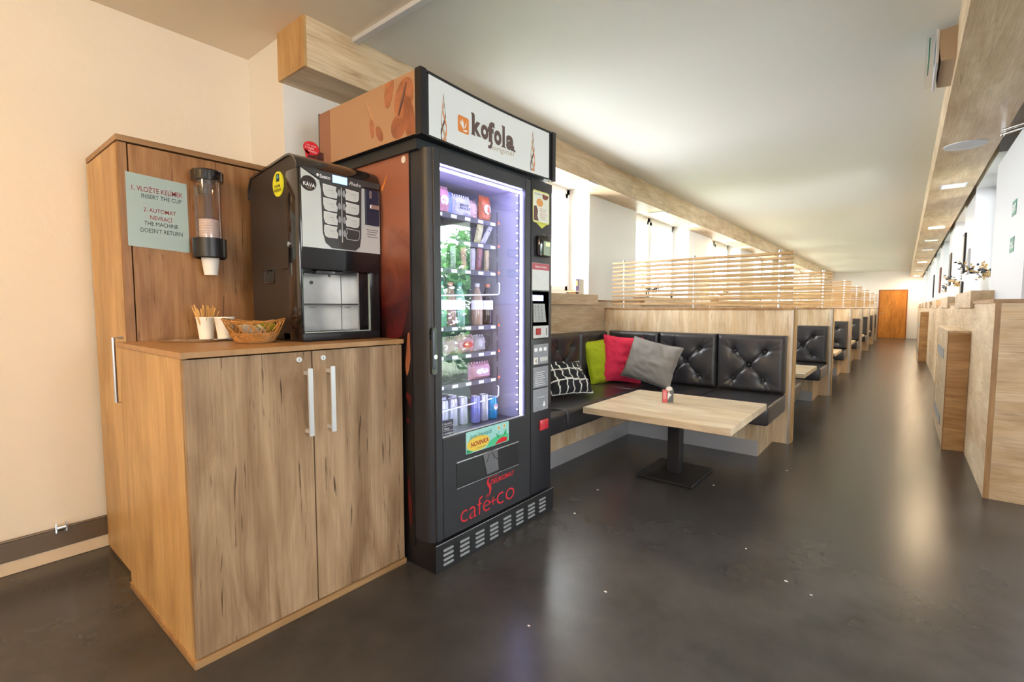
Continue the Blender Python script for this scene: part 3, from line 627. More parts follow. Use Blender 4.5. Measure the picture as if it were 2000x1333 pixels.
# cavity
B().box(-2.33, -2.325, 1.47, 2.12, .58, 1.84).obj('back_panel', 'inner', V)
B().box(-2.33, -1.66, 1.462, 1.47, .58, 1.84).obj('inner_wall', 'inner', V); B().box(-2.33, -1.66, 2.105, 2.112, .58, 1.84).obj('inner_wall', 'inner', V)
B().box(-2.33, -1.655, 1.47, 2.11, .57, .585).obj('inner_floor', 'shelf', V); B().box(-2.33, -1.66, 1.47, 2.11, 1.835, 1.842).obj('inner_roof', 'inner', V)
shz = [1.665, 1.540, 1.395, 1.105, .960, .812]
nsp = [4, 6, 6, 5, 4, 4]
ledw = mat('led_dot', (.8, .8, 1), .4, emit=10)
for k, z in enumerate(shz):
    sh = B().box(-2.30, -1.765, 1.475, 2.045, z-.004, z).box(-1.768, -1.760, 1.475, 2.045, z-.022, z+.004).box(-1.762, -1.757, 2.044, 2.046, z-.06, z+.06).obj('shelf', 'shelf', V)
    for j in range(6):
        y = 1.50+.098*j
        B().box(-1.7595, -1.757, y, y+.038, z-.018, z-.002).obj('price_label', 'tag', sh)
    for j in range(nsp[k]):
        w_ = .56/nsp[k]; y = 1.48+w_*(j+.5)
        if k in (0, 3): continue
        b = B(); rr = min(w_*.40, .045)
        b.tube([(-2.27+.012*i/1.0*.5, y+rr*math.cos(i*.55), z+.004+rr+rr*math.sin(i*.55)) for i in range(84)], .0016, 4)
        b.obj('coil', 'dark', sh, True)
    B().box(-1.757, -1.752, 2.050, 2.058, z-.006, z+.006).obj('red_lamp', mat('led_red_%d' % k, '#e2452e', .4, emit=2), sh)
rb = B()
for y0_, z0_ in ((2.03, 1.262), (2.02, .692)):
    B().tube([(-1.742, 1.475, z0_-.006), (-1.742, y0_, z0_+.012), (-1.742, y0_+.012, z0_+.02), (-1.742, y0_+.014, z0_+.07), (-1.742, y0_+.004, z0_+.076)], .004, 6).obj('bottle_guard', 'tag', V, True)
b = B()
for i in range(30): b.box(-1.640, -1.634, 2.066, 2.070, .64+.04*i, .644+.04*i)
b.obj('led_dots', ledw, V)
# front of the payment column
XC = XF+.0015
s_ = rrect(2.160, 2.318, 1.668, 1.846, .014); s_ = [p for p in s_ if not (p[1] < 1.67 and 2.2 < p[0] < 2.3)]
yl = B().prism(rrect(2.158, 2.316, 1.672, 1.848, .014), 'x', XF+.0005, XC).obj('yellow_sticker', mat('sticker_lemon', '#d8d56a', .5), V)
B().prism([(2.185, 1.674), (2.295, 1.674), (2.245, 1.645)], 'x', XF+.0005, XC).obj('sticker_tip', mat('sticker_lemon2', '#d3d44c', .5), yl)
B().prism(rrect(2.164, 2.311, 1.680, 1.841, .010), 'x', XC, XC+.0004).obj('sticker_field', mat('sticker_cream', '#dfe0cf', .5), yl)
B().prism([(2.166, 1.76), (2.19, 1.765), (2.205, 1.74), (2.20, 1.71), (2.213, 1.683), (2.166, 1.683)], 'x', XC+.0004, XC+.0008).obj('brown_band', mat('band_brown', '#5f3b33', .5), yl)
B().prism([(2.245, 1.835), (2.305, 1.832), (2.303, 1.818), (2.28, 1.806), (2.25, 1.810)], 'x', XC+.0004, XC+.0008).obj('cup_rim', mat('cup_brown', '#7a3a22', .5), yl)
B().prism(ellipse(2.222, 1.784, .031, .022, 24), 'x', XC+.0008, XC+.0012).obj('round_biscuit', mat('biscuit', '#d8954c', .5), yl)
text('POUŽIJTE', ('x', XC+.0009), 2.174, 2.236, 1.822, 1.834, 'ink', yl, bold=.01)
for k, z in enumerate((1.752, 1.742, 1.733, 1.722, 1.713, 1.704, 1.694)): B().box(XC+.0004, XC+.0008, 2.222, 2.29-.006*(k % 3), z, z+.0022).obj('print_line', 'logored' if k % 2 else 'grille', yl)
rd = B().box(XF, XF+.030, 2.184, 2.292, 1.486, 1.600, .010).obj('card_reader', 'blackg', V, True)
B().box(XF+.030, XF+.0315, 2.222, 2.286, 1.494, 1.572).obj('reader_face', mat('reader_green', '#8f9d80', .3), rd)
B().box(XF+.0315, XF+.0325, 2.240, 2.280, 1.545, 1.566).obj('reader_screen', mat('reader_lcd', '#c3cf96', .3, emit=.3), rd)
B().box(XF+.028, XF+.034, 2.210, 2.235, 1.598, 1.612, .003).box(XF+.028, XF+.034, 2.25, 2.275, 1.598, 1.612, .003).obj('reader_keys', 'dark', rd)
wl = B().box(XF+.001, XC+.001, 2.153, 2.316, 1.300, 1.450).obj('instruction_label', mat('label_white', '#d6d8d4', .5, vary=.05, vscale=40), V)
B().box(XC+.001, XC+.0015, 2.153, 2.316, 1.413, 1.449).obj('red_heading', mat('heading_red', '#b5505a', .5), wl)
text('Reklamace na telefonu', ('x', XC+.002), 2.180, 2.288, 1.425, 1.437, 'inkwhite', wl)
kp = B().box(XF-.004, XF+.001, 2.157, 2.316, 1.025, 1.293).obj('keypad_recess', mat('recess_navy', '#1c1838', .3), V)
B().box(XF+.001, XF+.004, 2.158, 2.258, 1.240, 1.272, .001).obj('display', mat('display_blue', '#b9c6f2', .3, emit=1.0), kp)
B().prism([(2.160, 1.224), (2.266, 1.224), (2.284, 1.120), (2.164, 1.120)], 'x', XF+.001, XF+.007).obj('keypad_plate', mat('keypad_metal', '#9a9d9c', .35, .4), kp)
for r_ in range(5):
    for c_ in range(3):
        B().box(XF+.007, XF+.010, 2.172+.031*c_+.002*r_, 2.190+.031*c_+.002*r_, 1.204-.019*r_, 1.216-.019*r_, .001).obj('key', 'grille', kp)
cb = B().box(XF+.001, XF+.006, 2.162, 2.308, 1.030, 1.100, .002).obj('coin_plate', mat('coin_plate_white', '#c9c9c6', .4), V)
B().box(XF+.006, XF+.016, 2.184, 2.222, 1.050, 1.086, .003).obj('return_button', mat('button_darkred', '#a32524', .4), cb)
B().box(XF+.006, XF+.008, 2.285, 2.290, 1.045, 1.085, .001).obj('coin_slot', 'ink', cb)
for (z0_, z1_, kd) in ((.880, .995, 0), (.748, .866, 1), (.612, .740, 2)):
    mm = B().box(XF+.001, XF+.005, 2.163, 2.309, z0_, z1_, .002).obj('pay_module', mat('module_grey_%d' % kd, '#8b8f97', .3, vary=.15, vscale=60), V)
    if kd == 0:
        q = B().box(XF+.005, XF+.006, 2.165, 2.205, .885, .922).obj('number_label', 'cream', mm); text('4', ('x', XF+.0066), 2.176, 2.192, .890, .914, 'ink', q)
        for j in range(3): B().box(XF+.005, XF+.0056, 2.172+.045*j, 2.200+.045*j, .955, .975).obj('pictogram', 'inkwhite', mm)
        B().box(XF+.005, XF+.0056, 2.225, 2.300, .897, .920).obj('slot_frame', 'silver', mm)
    if kd == 1:
        for j in range(7): B().box(XF+.005, XF+.0056, 2.180, 2.275-.01*(j % 3), .762+.012*j, .7645+.012*j).obj('print_line', 'inkwhite', mm)
    if kd == 2:
        B().prism([(2.262, .662), (2.274, .662), (2.274, .645), (2.284, .645), (2.268, .630), (2.252, .645), (2.262, .645)], 'x', XF+.005, XF+.0056).obj('arrow', 'inkwhite', mm)
        B().box(XF+.005, XF+.0056, 2.20, 2.27, .690, .692).obj('print_line', 'inkwhite', mm)
B().box(XF+.001, XF+.010, 2.226, 2.308, .496, .556, .003).obj('return_flap_red', mat('flap_red', '#c22c38', .35), V, True)
# pick-up flap, parcel tape strip, stickers
B().box(XF, XF+.0025, 1.564, 2.034, .350, .476, .001).obj('pickup_flap', 'black', V)
B().box(XF, XF+.004, 1.564, 2.034, .472, .477).box(XF, XF+.003, 1.564, 2.034, .347, .3495).obj('flap_edge', 'metal', V)
tp = B().prism([(1.745, .474), (1.815, .478), (1.855, .472), (1.862, .365), (1.775, .362)], 'x', XF+.003, XF+.005).obj('flap_handle', mat('clear_plastic_grey', '#6a6a6e', .25), V)
B().tube([(XF+.006, 1.765, .425), (XF+.006, 1.775, .43), (XF+.006, 1.785, .462), (XF+.006, 1.815, .466), (XF+.006, 1.830, .437), (XF+.006, 1.855, .425)], .0016, 5).obj('handle_outline', 'ink', tp)
nv = B().prism(rrect(1.628, 1.950, .498, .605, .006), 'x', XF+.0005, XF+.0015).obj('promo_sticker', 'teal', V)
B().prism(ellipse(1.715, .538, .082, .037, 30), 'x', XF+.0015, XF+.0019).obj('yellow_glow', mat('promo_yellow', '#e6c84e', .5), nv)
B().prism([(1.632, .500), (1.632, .520), (1.68, .502)], 'x', XF+.0015, XF+.0019).obj('green_corner', 'green', nv)
B().prism([(1.77, .500), (1.80, .530), (1.86, .545), (1.945, .54), (1.945, .500)], 'x', XF+.0015, XF+.0019).obj('green_hill', mat('promo_green', '#4cc088', .5), nv)
text('NOVINKA', ('x', XF+.0024), 1.660, 1.788, .525, .549, mat('novinka_red', '#a52a22', .5), nv, bold=.03, shear=.1, tilt=.004)
text('Jarní limonáda', ('x', XF+.0024), 1.646, 1.812, .558, .588, mat('script_teal', '#157a6c', .5), nv, shear=.5, tilt=.004)
text('s rakytníkem', ('x', XF+.0024), 1.695, 1.765, .510, .518, 'ink', nv)
for (fy, fz, rr) in ((1.868, .583, .014), (1.912, .585, .014)):
    fl = B()
    for i in range(11): fl.prism([(fy+rr*.3*math.cos(6.283*i/11), fz+rr*.3*math.sin(6.283*i/11)), (fy+rr*math.cos(6.283*i/11-.17), fz+rr*math.sin(6.283*i/11-.17)), (fy+rr*math.cos(6.283*i/11+.17), fz+rr*math.sin(6.283*i/11+.17))], 'x', XF+.0019, XF+.0023)
    fl.obj('printed_daisy', 'cream', nv); B().prism(ellipse(fy, fz, rr*.55, rr*.55, 14), 'x', XF+.0023, XF+.0027).obj('daisy_centre', mat('daisy_yellow', '#c9a93c', .5), nv)
    B().box(XF+.0019, XF+.0022, fy-.001, fy+.001, .545, fz-rr*.6).obj('daisy_stem', 'green', nv)
B().prism([(1.845, .562), (1.875, .535), (1.858, .532)], 'x', XF+.0019, XF+.0023).prism([(1.928, .568), (1.902, .535), (1.93, .540)], 'x', XF+.0019, XF+.0023).obj('printed_leaf', 'green', nv)
B().prism([(1.835, .502), (1.87, .524), (1.90, .53), (1.935, .522), (1.93, .502)], 'x', XF+.0023, XF+.0026).obj('printed_bed', 'redbright', nv)
gl = [('flexipír', .672), ('fitca', .642), ('vivilight', .617)]
sg = B().box(-1.616, -1.6145, 1.484, 1.560, .612, .684).obj('glass_sticker', mat('sticker_smoke', '#3c3a4c', .4), V)
for bd_, z in (('flexipír', .660), ('fitca', .638), ('vivilight', .614)):
    text(bd_, ('x', -1.6138), 1.503, 1.503+.006*len(bd_), z+.001, z+.012, 'inkwhite', sg)
    B().box(-1.6145, -1.614, 1.486, 1.496, z, z+.015).obj('pictogram', 'grille', sg)
    B().box(-1.6145, -1.614, 1.484, 1.560, z-.004, z-.0032).obj('rule', 'inkwhite', sg)
# logos low on the door
lr = 'logored'
text('café', ('x', XF+.001), 1.588, 1.800, .172, .262, lr, V, name='lettering', bold=-.012)
text('+', ('x', XF+.001), 1.798, 1.848, .190, .232, lr, V, bold=-.01); text('co', ('x', XF+.001), 1.852, 1.998, .176, .238, lr, V, bold=-.012)
text('DELIKOMAT', ('x', XF+.001), 1.803, 1.998, .300, .326, lr, V, bold=.02, shear=.15)
text('POWERED BY', ('x', XF+.001), 1.806, 1.870, .334, .341, lr, V)
sw_ = [(1.800, .348), (1.784, .338), (1.776, .322), (1.780, .304), (1.793, .288), (1.797, .272), (1.788, .240), (1.806, .262), (1.812, .282), (1.806, .298), (1.792, .314), (1.788, .328)]
B().prism(sw_, 'x', XF+.0003, XF+.001).obj('steam_mark', lr, V)
# base with louvres
bs = B().box(-2.36, -1.585, 1.418, 2.352, .0, .130).obj('base', 'black', V)
B().box(-1.586, -1.584, 1.42, 2.352, .128, .131).obj('base_edge', 'metal', bs)
for k in range(8):
    for j in range(4):
        y = 1.462+.1065*k; z = .022+.022*j
        B().prism(rrect(y, y+.062, z, z+.011, .004), 'x', -1.586, -1.581).obj('louvre', 'grille', bs)
hd = B().prism(rrect(1.418, 1.450, .905, 1.115, .014), 'x', -1.612, -1.598).obj('door_handle', 'blackg', V, True)
B().box(-1.599, -1.594, 1.423, 1.436, .93, 1.105, .004).obj('handle_bar', mat('handle_grey', '#5d6270', .35), hd, True)
B().cyl((-1.597, 1.434, .985), (-1.590, 1.434, .985), .010, n=18).obj('lock', 'chrome', hd, True)
# lit topper box
H = []
def hx(y): u = (y-1.37)/(2.362-1.37); return -1.597-.020*math.sin(math.pi*u)
ys = [1.37+.992*i/20 for i in range(21)]
zb, zt = 1.928, 2.196
B().prism([(hx(y)-.004, y) for y in ys]+[(-2.385, 2.362), (-2.385, 1.372)], 'z', zb+.004, zt-.004).obj('topper_box', 'vend', V)
TP = V
B().prism([(hx(y)+.0, y) for y in ys[1:-1]]+[(hx(y)-.003, y) for y in ys[1:-1]][::-1], 'z', zb+.006, zt-.010).obj('topper_front', 'lightbox', V)
B().prism([(hx(y)+.004, y) for y in ys]+[(hx(y)-.006, y) for y in ys][::-1], 'z', zt-.009, zt).prism([(hx(y)+.004, y) for y in ys]+[(hx(y)-.006, y) for y in ys][::-1], 'z', zb-.002, zb+.006).box(-1.625, -1.590, 1.366, 1.398, zb-.002, zt+.001).box(-1.62, -1.590, 2.335, 2.366, zb-.002, zt+.001).obj('topper_frame', 'black', V)
B().box(-2.30, -1.655, 1.395, 2.34, 1.885, 1.93).obj('topper_shadow_neck', 'ink', V)  # black fill stands for the topper's shadow in this gap
tsd = B().box(-2.38, -1.628, 1.3665, 1.372, zb+.004, zt-.004).obj('topper_side', 'mural2', V)
B().box(-2.388, -2.380, 1.366, 1.374, zb, zt).obj('side_edge', 'black', tsd); B().box(-2.379, -2.28, 1.3655, 1.3668, zb+.005, zt-.005).obj('side_strip', mat('strip_brown', '#94644a', .35), tsd)
for (u, v, a_, b_, tl, m_) in [(-1.70, 2.095, .062, .085, -22, 'beanlight'), (-1.665, 2.0, .035, .10, 10, 'beandark'), (-1.80, 2.15, .03, .07, -12, 'beanlight'), (-1.93, 2.02, .016, .045, 8, 'beanlight'), (-1.875, 1.985, .02, .04, 30, 'beandark'), (-1.74, 1.985, .05, .05, -40, 'beandark')]:
    pts = []; c_, s__ = math.cos(R(tl)), math.sin(R(tl))
    for i in range(28):
        th = 6.283*i/28; p, q = a_*math.cos(th), b_*math.sin(th); uu = u+p*c_-q*s__; vv = v+p*s__+q*c_
        pts.append((min(-1.630, uu), max(zb+.006, min(zt-.006, vv))))
    B().prism(pts, 'y', 1.3655+random.uniform(-.0006, .0004), 1.3672).obj('printed_bean', m_, tsd)
B().tube([(-1.735, 1.3645, 2.03), (-1.715, 1.3645, 2.07), (-1.70, 1.3645, 2.10), (-1.680, 1.3645, 2.155)], [.003, .006, .005, .002], 6).obj('bean_crease', mat('crease_dark', '#56301f', .5), tsd)
B().tube([(-1.97, 1.3655, 2.15), (-1.92, 1.3655, 2.06), (-1.89, 1.3655, 2.03)], [.001, .003, .001], 6).obj('printed_highlight', mat('print_highlight', '#cf9a72', .4), tsd)
XL = XF-.0145
def bentx(o):   # press flat lettering onto the slightly hollow front
    org = worg(o)
    for v in o.data.vertices: v.co.x = hx(v.co.y+org.y)+.0012*(1 if v.co.x+org.x > XL else .8)-org.x
def kx(o): bentx(o); return o
def ktext(*a, **k): return kx(text(*a, **k))
P_ = ('x', XL)
SX = lambda y: 1.696+(y-1.69)*1.06
for ch, a_, c_, zb_, zt_ in (('k', 1.690, 1.752, 2.018, 2.112), ('o', 1.750, 1.802, 2.016, 2.086), ('f', 1.797, 1.846, 2.014, 2.114), ('o', 1.842, 1.896, 2.014, 2.086), ('a', 1.930, 1.990, 2.012, 2.086)):
    kx(text(ch, P_, SX(a_), SX(c_), zb_, zt_, 'kbrown', V, bold=.05))
for pts in ([(1.903, 2.016), (1.903, 2.112), (1.898, 2.114), (1.898, 2.120), (1.920, 2.120), (1.920, 2.016)], [(1.896, 2.014), (1.896, 2.020), (1.928, 2.020), (1.928, 2.014)],
            [(1.686, 2.108), (1.686, 2.116), (1.704, 2.116), (1.704, 2.108)], [(1.686, 2.014), (1.686, 2.020), (1.712, 2.020), (1.712, 2.014)], [(1.800, 1.984), (1.800, 1.996), (1.812, 1.998), (1.824, 2.02), (1.834, 2.02), (1.826, 1.99), (1.815, 1.982)], [(1.985, 2.012), (1.985, 2.022), (2.000, 2.022), (2.000, 2.012)]):
    kx(B().prism([(SX(p[0]), p[1]) for p in pts], 'x', XL, XL+.0006).obj('lettering', 'kbrown', V))
ktext('original', P_, 1.846, 2.016, 1.975, 2.008, 'ktan', V, shear=.25, tilt=.006)
lg = kx(B().prism(rrect(1.600, 1.674, 2.004, 2.078, .010), 'x', XL-.0005, XL+.0004).obj('logo_square', 'korange', V))
for pp in ([(1.637, 2.020), (1.622, 2.048), (1.628, 2.066), (1.640, 2.045)], [(1.637, 2.020), (1.650, 2.045), (1.660, 2.060), (1.652, 2.035)], [(1.637, 2.020), (1.612, 2.045), (1.612, 2.056), (1.628, 2.036)], [(1.630, 2.015), (1.645, 2.020), (1.665, 2.022), (1.655, 2.012)]):
    q = kx(B().prism(pp, 'x', XL+.0006, XL+.0010).obj('logo_leaf', 'inkwhite', lg))
    for v in q.data.vertices: v.co.x += .0006
for (yc, z0_, z1_) in ((1.508, 1.934, 2.135), (2.168, 1.948, 2.158)):
    for ph, m_ in ((0, 'korange'), (2.1, 'ktan'), (4.2, 'kbrown')):
        Lp = []; Rp = []
        for i in range(25):
            f = i/24; z = z0_+(z1_-z0_)*f; am = .025*(1-f)**.8*(.6+.4*math.sin(f*3.1)); y = yc+am*math.sin(f*5.6+ph)
            w_ = .0060*(1-f)*abs(math.cos(f*5.6+ph))+.0016*(1-f)+.0003; Lp.append((y-w_, z)); Rp.append((y+w_, z))
        kx(B().prism(Lp+Rp[::-1], 'x', XL, XL+.0004).obj('twisted_ribbon', m_, V))

# ---- goods inside the machine
def goods_bag(y, z, w, h, th, m_, label, x=-1.80, rx=0, rz=0, band=None, word=None, grp='snack bags on the top shelf'):
    vs, fs = pillow(w, h, th, 12, .02, .008, y*37+z, .35)
    mt = Matrix.Translation((x, y, z+h/2)) @ Matrix.Rotation(R(90+rz), 4, 'Z') @ Matrix.Rotation(R(rx), 4, 'X')
    t = thing('snack_bag', (x, y, z), label, 'snack bag', grp)
    B().add(put(vs, mt), fs).obj('bag', m_, t, True)
    for s in (1, -1):
        b = B()
        for i in range(8): b.box(-w/2+w*i/8, -w/2+w*(i+.55)/8, -.002, .002, s*h/2-.008, s*h/2+.008)
        b.v = put(b.v, mt); b.obj('crimped_seal', m_, t)
    if band:
        q = [v for v in vs]; k = (th/2+.001)
        b = B().prism(ellipse(0, 0, w*.30, h*.20, 16), 'y', k*.86, k*.99); b.v = put(b.v, mt); 
        b2 = B().prism(ellipse(0, 0, w*.30, h*.20, 16), 'y', -k*.99, -k*.86); b2.v = put(b2.v, mt); b2.obj('printed_patch', band, t)
    if word: text(word, ('x', x+th/2+.002), y-w*.30, y+w*.30, z+h*.38, z+h*.62, 'ink', t, bold=.02, shear=.2)
    return t
gb = lambda n, c: mat(n, c, .3, vary=.25, vscale=25)
goods_bag(1.67, shz[0]+.002, .085, .125, .05, gb('bag_redwhite', '#c98a98'), 'red and white snack bag at the left end of the top shelf', band='inkwhite')
goods_bag(1.745, shz[0]+.002, .075, .12, .05, gb('bag_blue', '#8ea6dd'), 'pale blue snack bag, second from the left on the top shelf', x=-1.84)
goods_bag(1.825, shz[0]+.002, .13, .11, .06, gb('bag_white', '#cfcfe6'), 'white bag printed BAKE ROLLS on the top shelf', x=-1.82, word='BAKE\nROLLS', rz=0)
goods_bag(1.915, shz[0]+.002, .07, .10, .05, gb('bag_rosewhite', '#d9b6bc'), 'rose and white snack bag on the top shelf', x=-1.83)
goods_bag(1.985, shz[0]+.002, .085, .13, .05, gb('bag_orange', '#cc6a3c'), 'orange snack bag at the right end of the top shelf', band='inkwhite', x=-1.80)
def bar(y, z, m_, label, tilt=20, x=-1.79, h=.12, w=.035):
    y = 1.665+(y-1.53)*.72
    vs, fs = pillow(w, h, .018, 8, .01, .002, y*91, .3)
    mt = Matrix.Translation((x, y, z+h*.5*math.cos(R(tilt))+.002)) @ Matrix.Rotation(R(90), 4, 'Z') @ Matrix.Rotation(R(12), 4, 'X') @ Matrix.Rotation(R(tilt), 4, 'Y')
    B().add(put(vs, mt), fs).obj('snack_bar', m_, None, True, label=label, cat='snack bar', group='snack bars on the middle shelves')
bar(1.54, shz[2], gb('bar_green', '#7fae7a'), 'green wrapped bar at the left of the third shelf', -8); bar(1.63, shz[2], gb('bar_mint', '#b6c9b4'), 'mint wrapped bar on the third shelf', -12)
bar(1.735, shz[2], gb('bar_red', '#cf8a86'), 'red and white wrapped bar on the third shelf', -14); bar(1.83, shz[2], gb('bar_white', '#d8d6e0'), 'white wrapped bar on the third shelf', -10)
bar(1.90, shz[2], gb('bar_maroon', '#a5686c'), 'dark red wrapped bar on the third shelf', -6, h=.13, w=.042); bar(1.985, shz[2], gb('bar_gold', '#cfb98c'), 'gold wrapped bar at the right of the third shelf', -10)
bar(1.53, shz[1], gb('bar_lilac', '#b3a7cf'), 'lilac wrapped bar lying at the left of the second shelf', 70, h=.10); bar(1.90, shz[1], gb('bar_lemon', '#ded9a0'), 'pale yellow wrapped bar on the second shelf', 4, h=.115, w=.05)
bar(1.985, shz[1], gb('bar_pearl', '#d9d9e6'), 'white wrapped bar leaning at the right of the second shelf', 25)
liq = lambda n, c: mat(n, c, .15, coat=.5)
def bottle(y, liquid, capc, label, x=-1.80):
    t = thing('drink_bottle', (x, y, shz[3]), label, 'bottle', 'drink bottles behind the guard rail'); z = shz[3]+.001
    B().lathe([(.001, z), (.026, z), (.030, z+.006), (.031, z+.07), (.0285, z+.085), (.031, z+.10), (.030, z+.145), (.018, z+.185), (.0125, z+.20), (.0125, z+.212), (.001, z+.213)], x, y, 20, False).obj('body', liquid, t, True)
    B().lathe([(.014, z+.208), (.0145, z+.226), (.001, z+.227)], x, y, 16, True).obj('cap', capc, t, True)
    B().lathe([(.0318, z+.085), (.0318, z+.135)], x, y, 20, False).obj('label_band', 'tag', t, True)
capw = mat('cap_white', '#e8e8ee', .4); capo = mat('cap_orange', '#dd8a66', .4); capr = mat('cap_red', '#c4645c', .4); capg = mat('cap_green', '#57a68b', .4)
bottle(1.660, liq('drink_green', '#5f9a7e'), capg, 'green drink bottle, first from the left'); bottle(1.725, liq('drink_rose', '#a0616a'), capr, 'rose drink bottle with red cap, second from the left')
bottle(1.790, liq('drink_mint', '#86b8a8'), capg, 'mint drink bottle with green cap, third from the left'); bottle(1.925, liq('drink_beige', '#b9a08a'), capw, 'beige drink bottle with white cap')
bottle(2.008, liq('drink_cola', '#2a2228'), capo, 'dark cola bottle with orange cap, rightmost')
goods_bag(1.72, shz[4]+.002, .10, .085, .06, gb('bun_cream', '#cbb9a4'), 'cream wrapped bun on the fifth shelf, left', grp='wrapped buns on the lower shelves')
goods_bag(1.825, shz[4]+.002, .12, .09, .06, gb('bun_redwhite', '#d6a9a9'), 'red and white wrapped bun on the fifth shelf', band='redbright', grp='wrapped buns on the lower shelves')
goods_bag(1.925, shz[4]+.002, .10, .085, .06, gb('bun_grey', '#b4b3b4'), 'grey wrapped bun on the fifth shelf, right', grp='wrapped buns on the lower shelves')
goods_bag(1.935, shz[5]+.002, .17, .085, .06, gb('bun_pink', '#d8a6b6'), 'pink and white wrapped roll on the sixth shelf', band='inkwhite', grp='wrapped buns on the lower shelves')
def can(x, y, c, label, z=.586, h=.145, r=.026, mark=False):
    t = thing('drink_can', (x, y, z), label, 'can', 'drink cans on the bottom of the machine')
    B().lathe([(.001, z), (r*.75, z), (r, z+.006), (r, z+h-.010), (r*.86, z+h), (r*.80, z+h-.003), (.001, z+h-.004)], x, y, 24, False).obj('body', c, t, True)
    B().lathe([(r*.88, z+h-.002), (r*.88, z+h+.001), (r*.82, z+h+.001), (r*.80, z+h-.004), (.001, z+h-.004)], x, y, 24, False).obj('lid', 'alu', t, True)
    if mark:
        for dd, cc, zz in ((.0012, 'inkwhite', .016), (.0018, 'redbright', .012)):
            pts = [q for q in ellipse(y, z+h*.55, zz*.9, zz, 20)] if cc == 'inkwhite' else [q for q in ellipse(y, z+h*.55, zz*.9, zz, 20) if q[1] > z+h*.56]
            B().prism(pts, 'x', x+r-.004, x+r+dd).obj('round_mark', cc, t)
cblue = mat('can_blue', '#1f8fc8', .25, .3); cpale = mat('can_pale', '#b9c3e6', .25, .4); csil = mat('can_silver', '#c6cadb', .25, .5); cvio = mat('can_violet', '#8c93d8', .25, .4)
can(-1.76, 1.998, cblue, 'bright blue drink can with a round red and white mark, rightmost', h=.125, r=.030, mark=True)
can(-1.76, 1.930, csil, 'slim silver drink can next to the bright blue one'); can(-1.76, 1.865, cvio, 'slim violet-blue drink can in the front row')
for k, (x, y) in enumerate([(-1.79, 1.80), (-1.87, 1.80), (-1.80, 1.735), (-1.88, 1.735), (-1.80, 1.67)]):
    can(x, y, cpale if k % 2 else csil, 'pale drink can in the left cluster of the bottom row')

# ================================================================== LOUNGE: L-shaped padded bench, partition, table
def tuft_mesh(w, h, d, name, nx=46, nz=40):
    bt = [(.27, .71), (.71, .71), (.49, .47), (.26, .22), (.70, .22)]
    sg_ = [(0, 2), (1, 2), (3, 2), (4, 2)]
    rays = [(0, 118), (0, 100), (0, 80), (0, 150), (1, 60), (1, 35), (1, 12), (1, 80), (3, 235), (3, 265), (3, 215), (4, 285), (4, 315), (4, 335)]
    vs = []; r = .035
    def Yf(u, v):
        x, z = u*w, v*h; e = min(x, w-x, z, h-z); y = d
        if e < r: y = d-r+math.sqrt(max(0, r*r-(r-e)**2))
        y += .012*math.sin(math.pi*u)*math.sin(math.pi*v)
        for (bu, bv) in bt:
            q = math.hypot(x-bu*w, z-bv*h); y -= .020*math.exp(-(q/.022)**2)+.018*math.exp(-(q/.06)**2)
        for a, c in sg_:
            ax, az, bx_, bz = bt[a][0]*w, bt[a][1]*h, bt[c][0]*w, bt[c][1]*h
            L2 = (bx_-ax)**2+(bz-az)**2; tt = max(0, min(1, ((x-ax)*(bx_-ax)+(z-az)*(bz-az))/L2)); q = math.hypot(x-ax-tt*(bx_-ax), z-az-tt*(bz-az)); y -= .016*math.exp(-(q/.011)**2)
        for a, an in rays:
            ax, az = bt[a][0]*w, bt[a][1]*h; dx, dz = math.cos(R(an)), math.sin(R(an)); tt = (x-ax)*dx+(z-az)*dz
            if 0 < tt < .16: q = abs(-(x-ax)*dz+(z-az)*dx); y -= .012*(1-tt/.16)*math.exp(-(q/(.005+tt*.05))**2)
        return y
    b = B()
    for i in range(nx+1):
        for j in range(nz+1): u, v = i/nx, j/nz; b.v.append(Vector((u*w, -Yf(u, v), v*h)))
    b.f = [[i*(nz+1)+j, (i+1)*(nz+1)+j, (i+1)*(nz+1)+j+1, i*(nz+1)+j+1] for i in range(nx) for j in range(nz)]
    def strip(idx):
        k = len(b.v); b.v += [Vector((b.v[q].x, 0, b.v[q].z)) for q in idx]
        b.f += [[idx[m_], idx[m_+1], k+m_+1, k+m_] for m_ in range(len(idx)-1)]
    n_ = nz+1
    strip([j for j in range(n_)]); strip([nx*n_+j for j in range(n_)]); strip([i*n_ for i in range(nx+1)]); strip([i*n_+nz for i in range(nx+1)])
    me = b.mesh(name, 'leather', Vector((0, 0, 0)), True, 60)
    bb_ = B()
    for (bu, bv) in bt:
        y = -(Yf(bu, bv)+.001); bb_.ell((bu*w, y, bv*h), .009, .005, .009, 10, 6)
    return me, [bb_]
def button_mesh(): return B().ell((0, 0, 0), .0125, .010, .0125, 12, 6).mesh('tuft_button', 'leather', Vector((0, 0, 0)), True)
BTN = button_mesh()
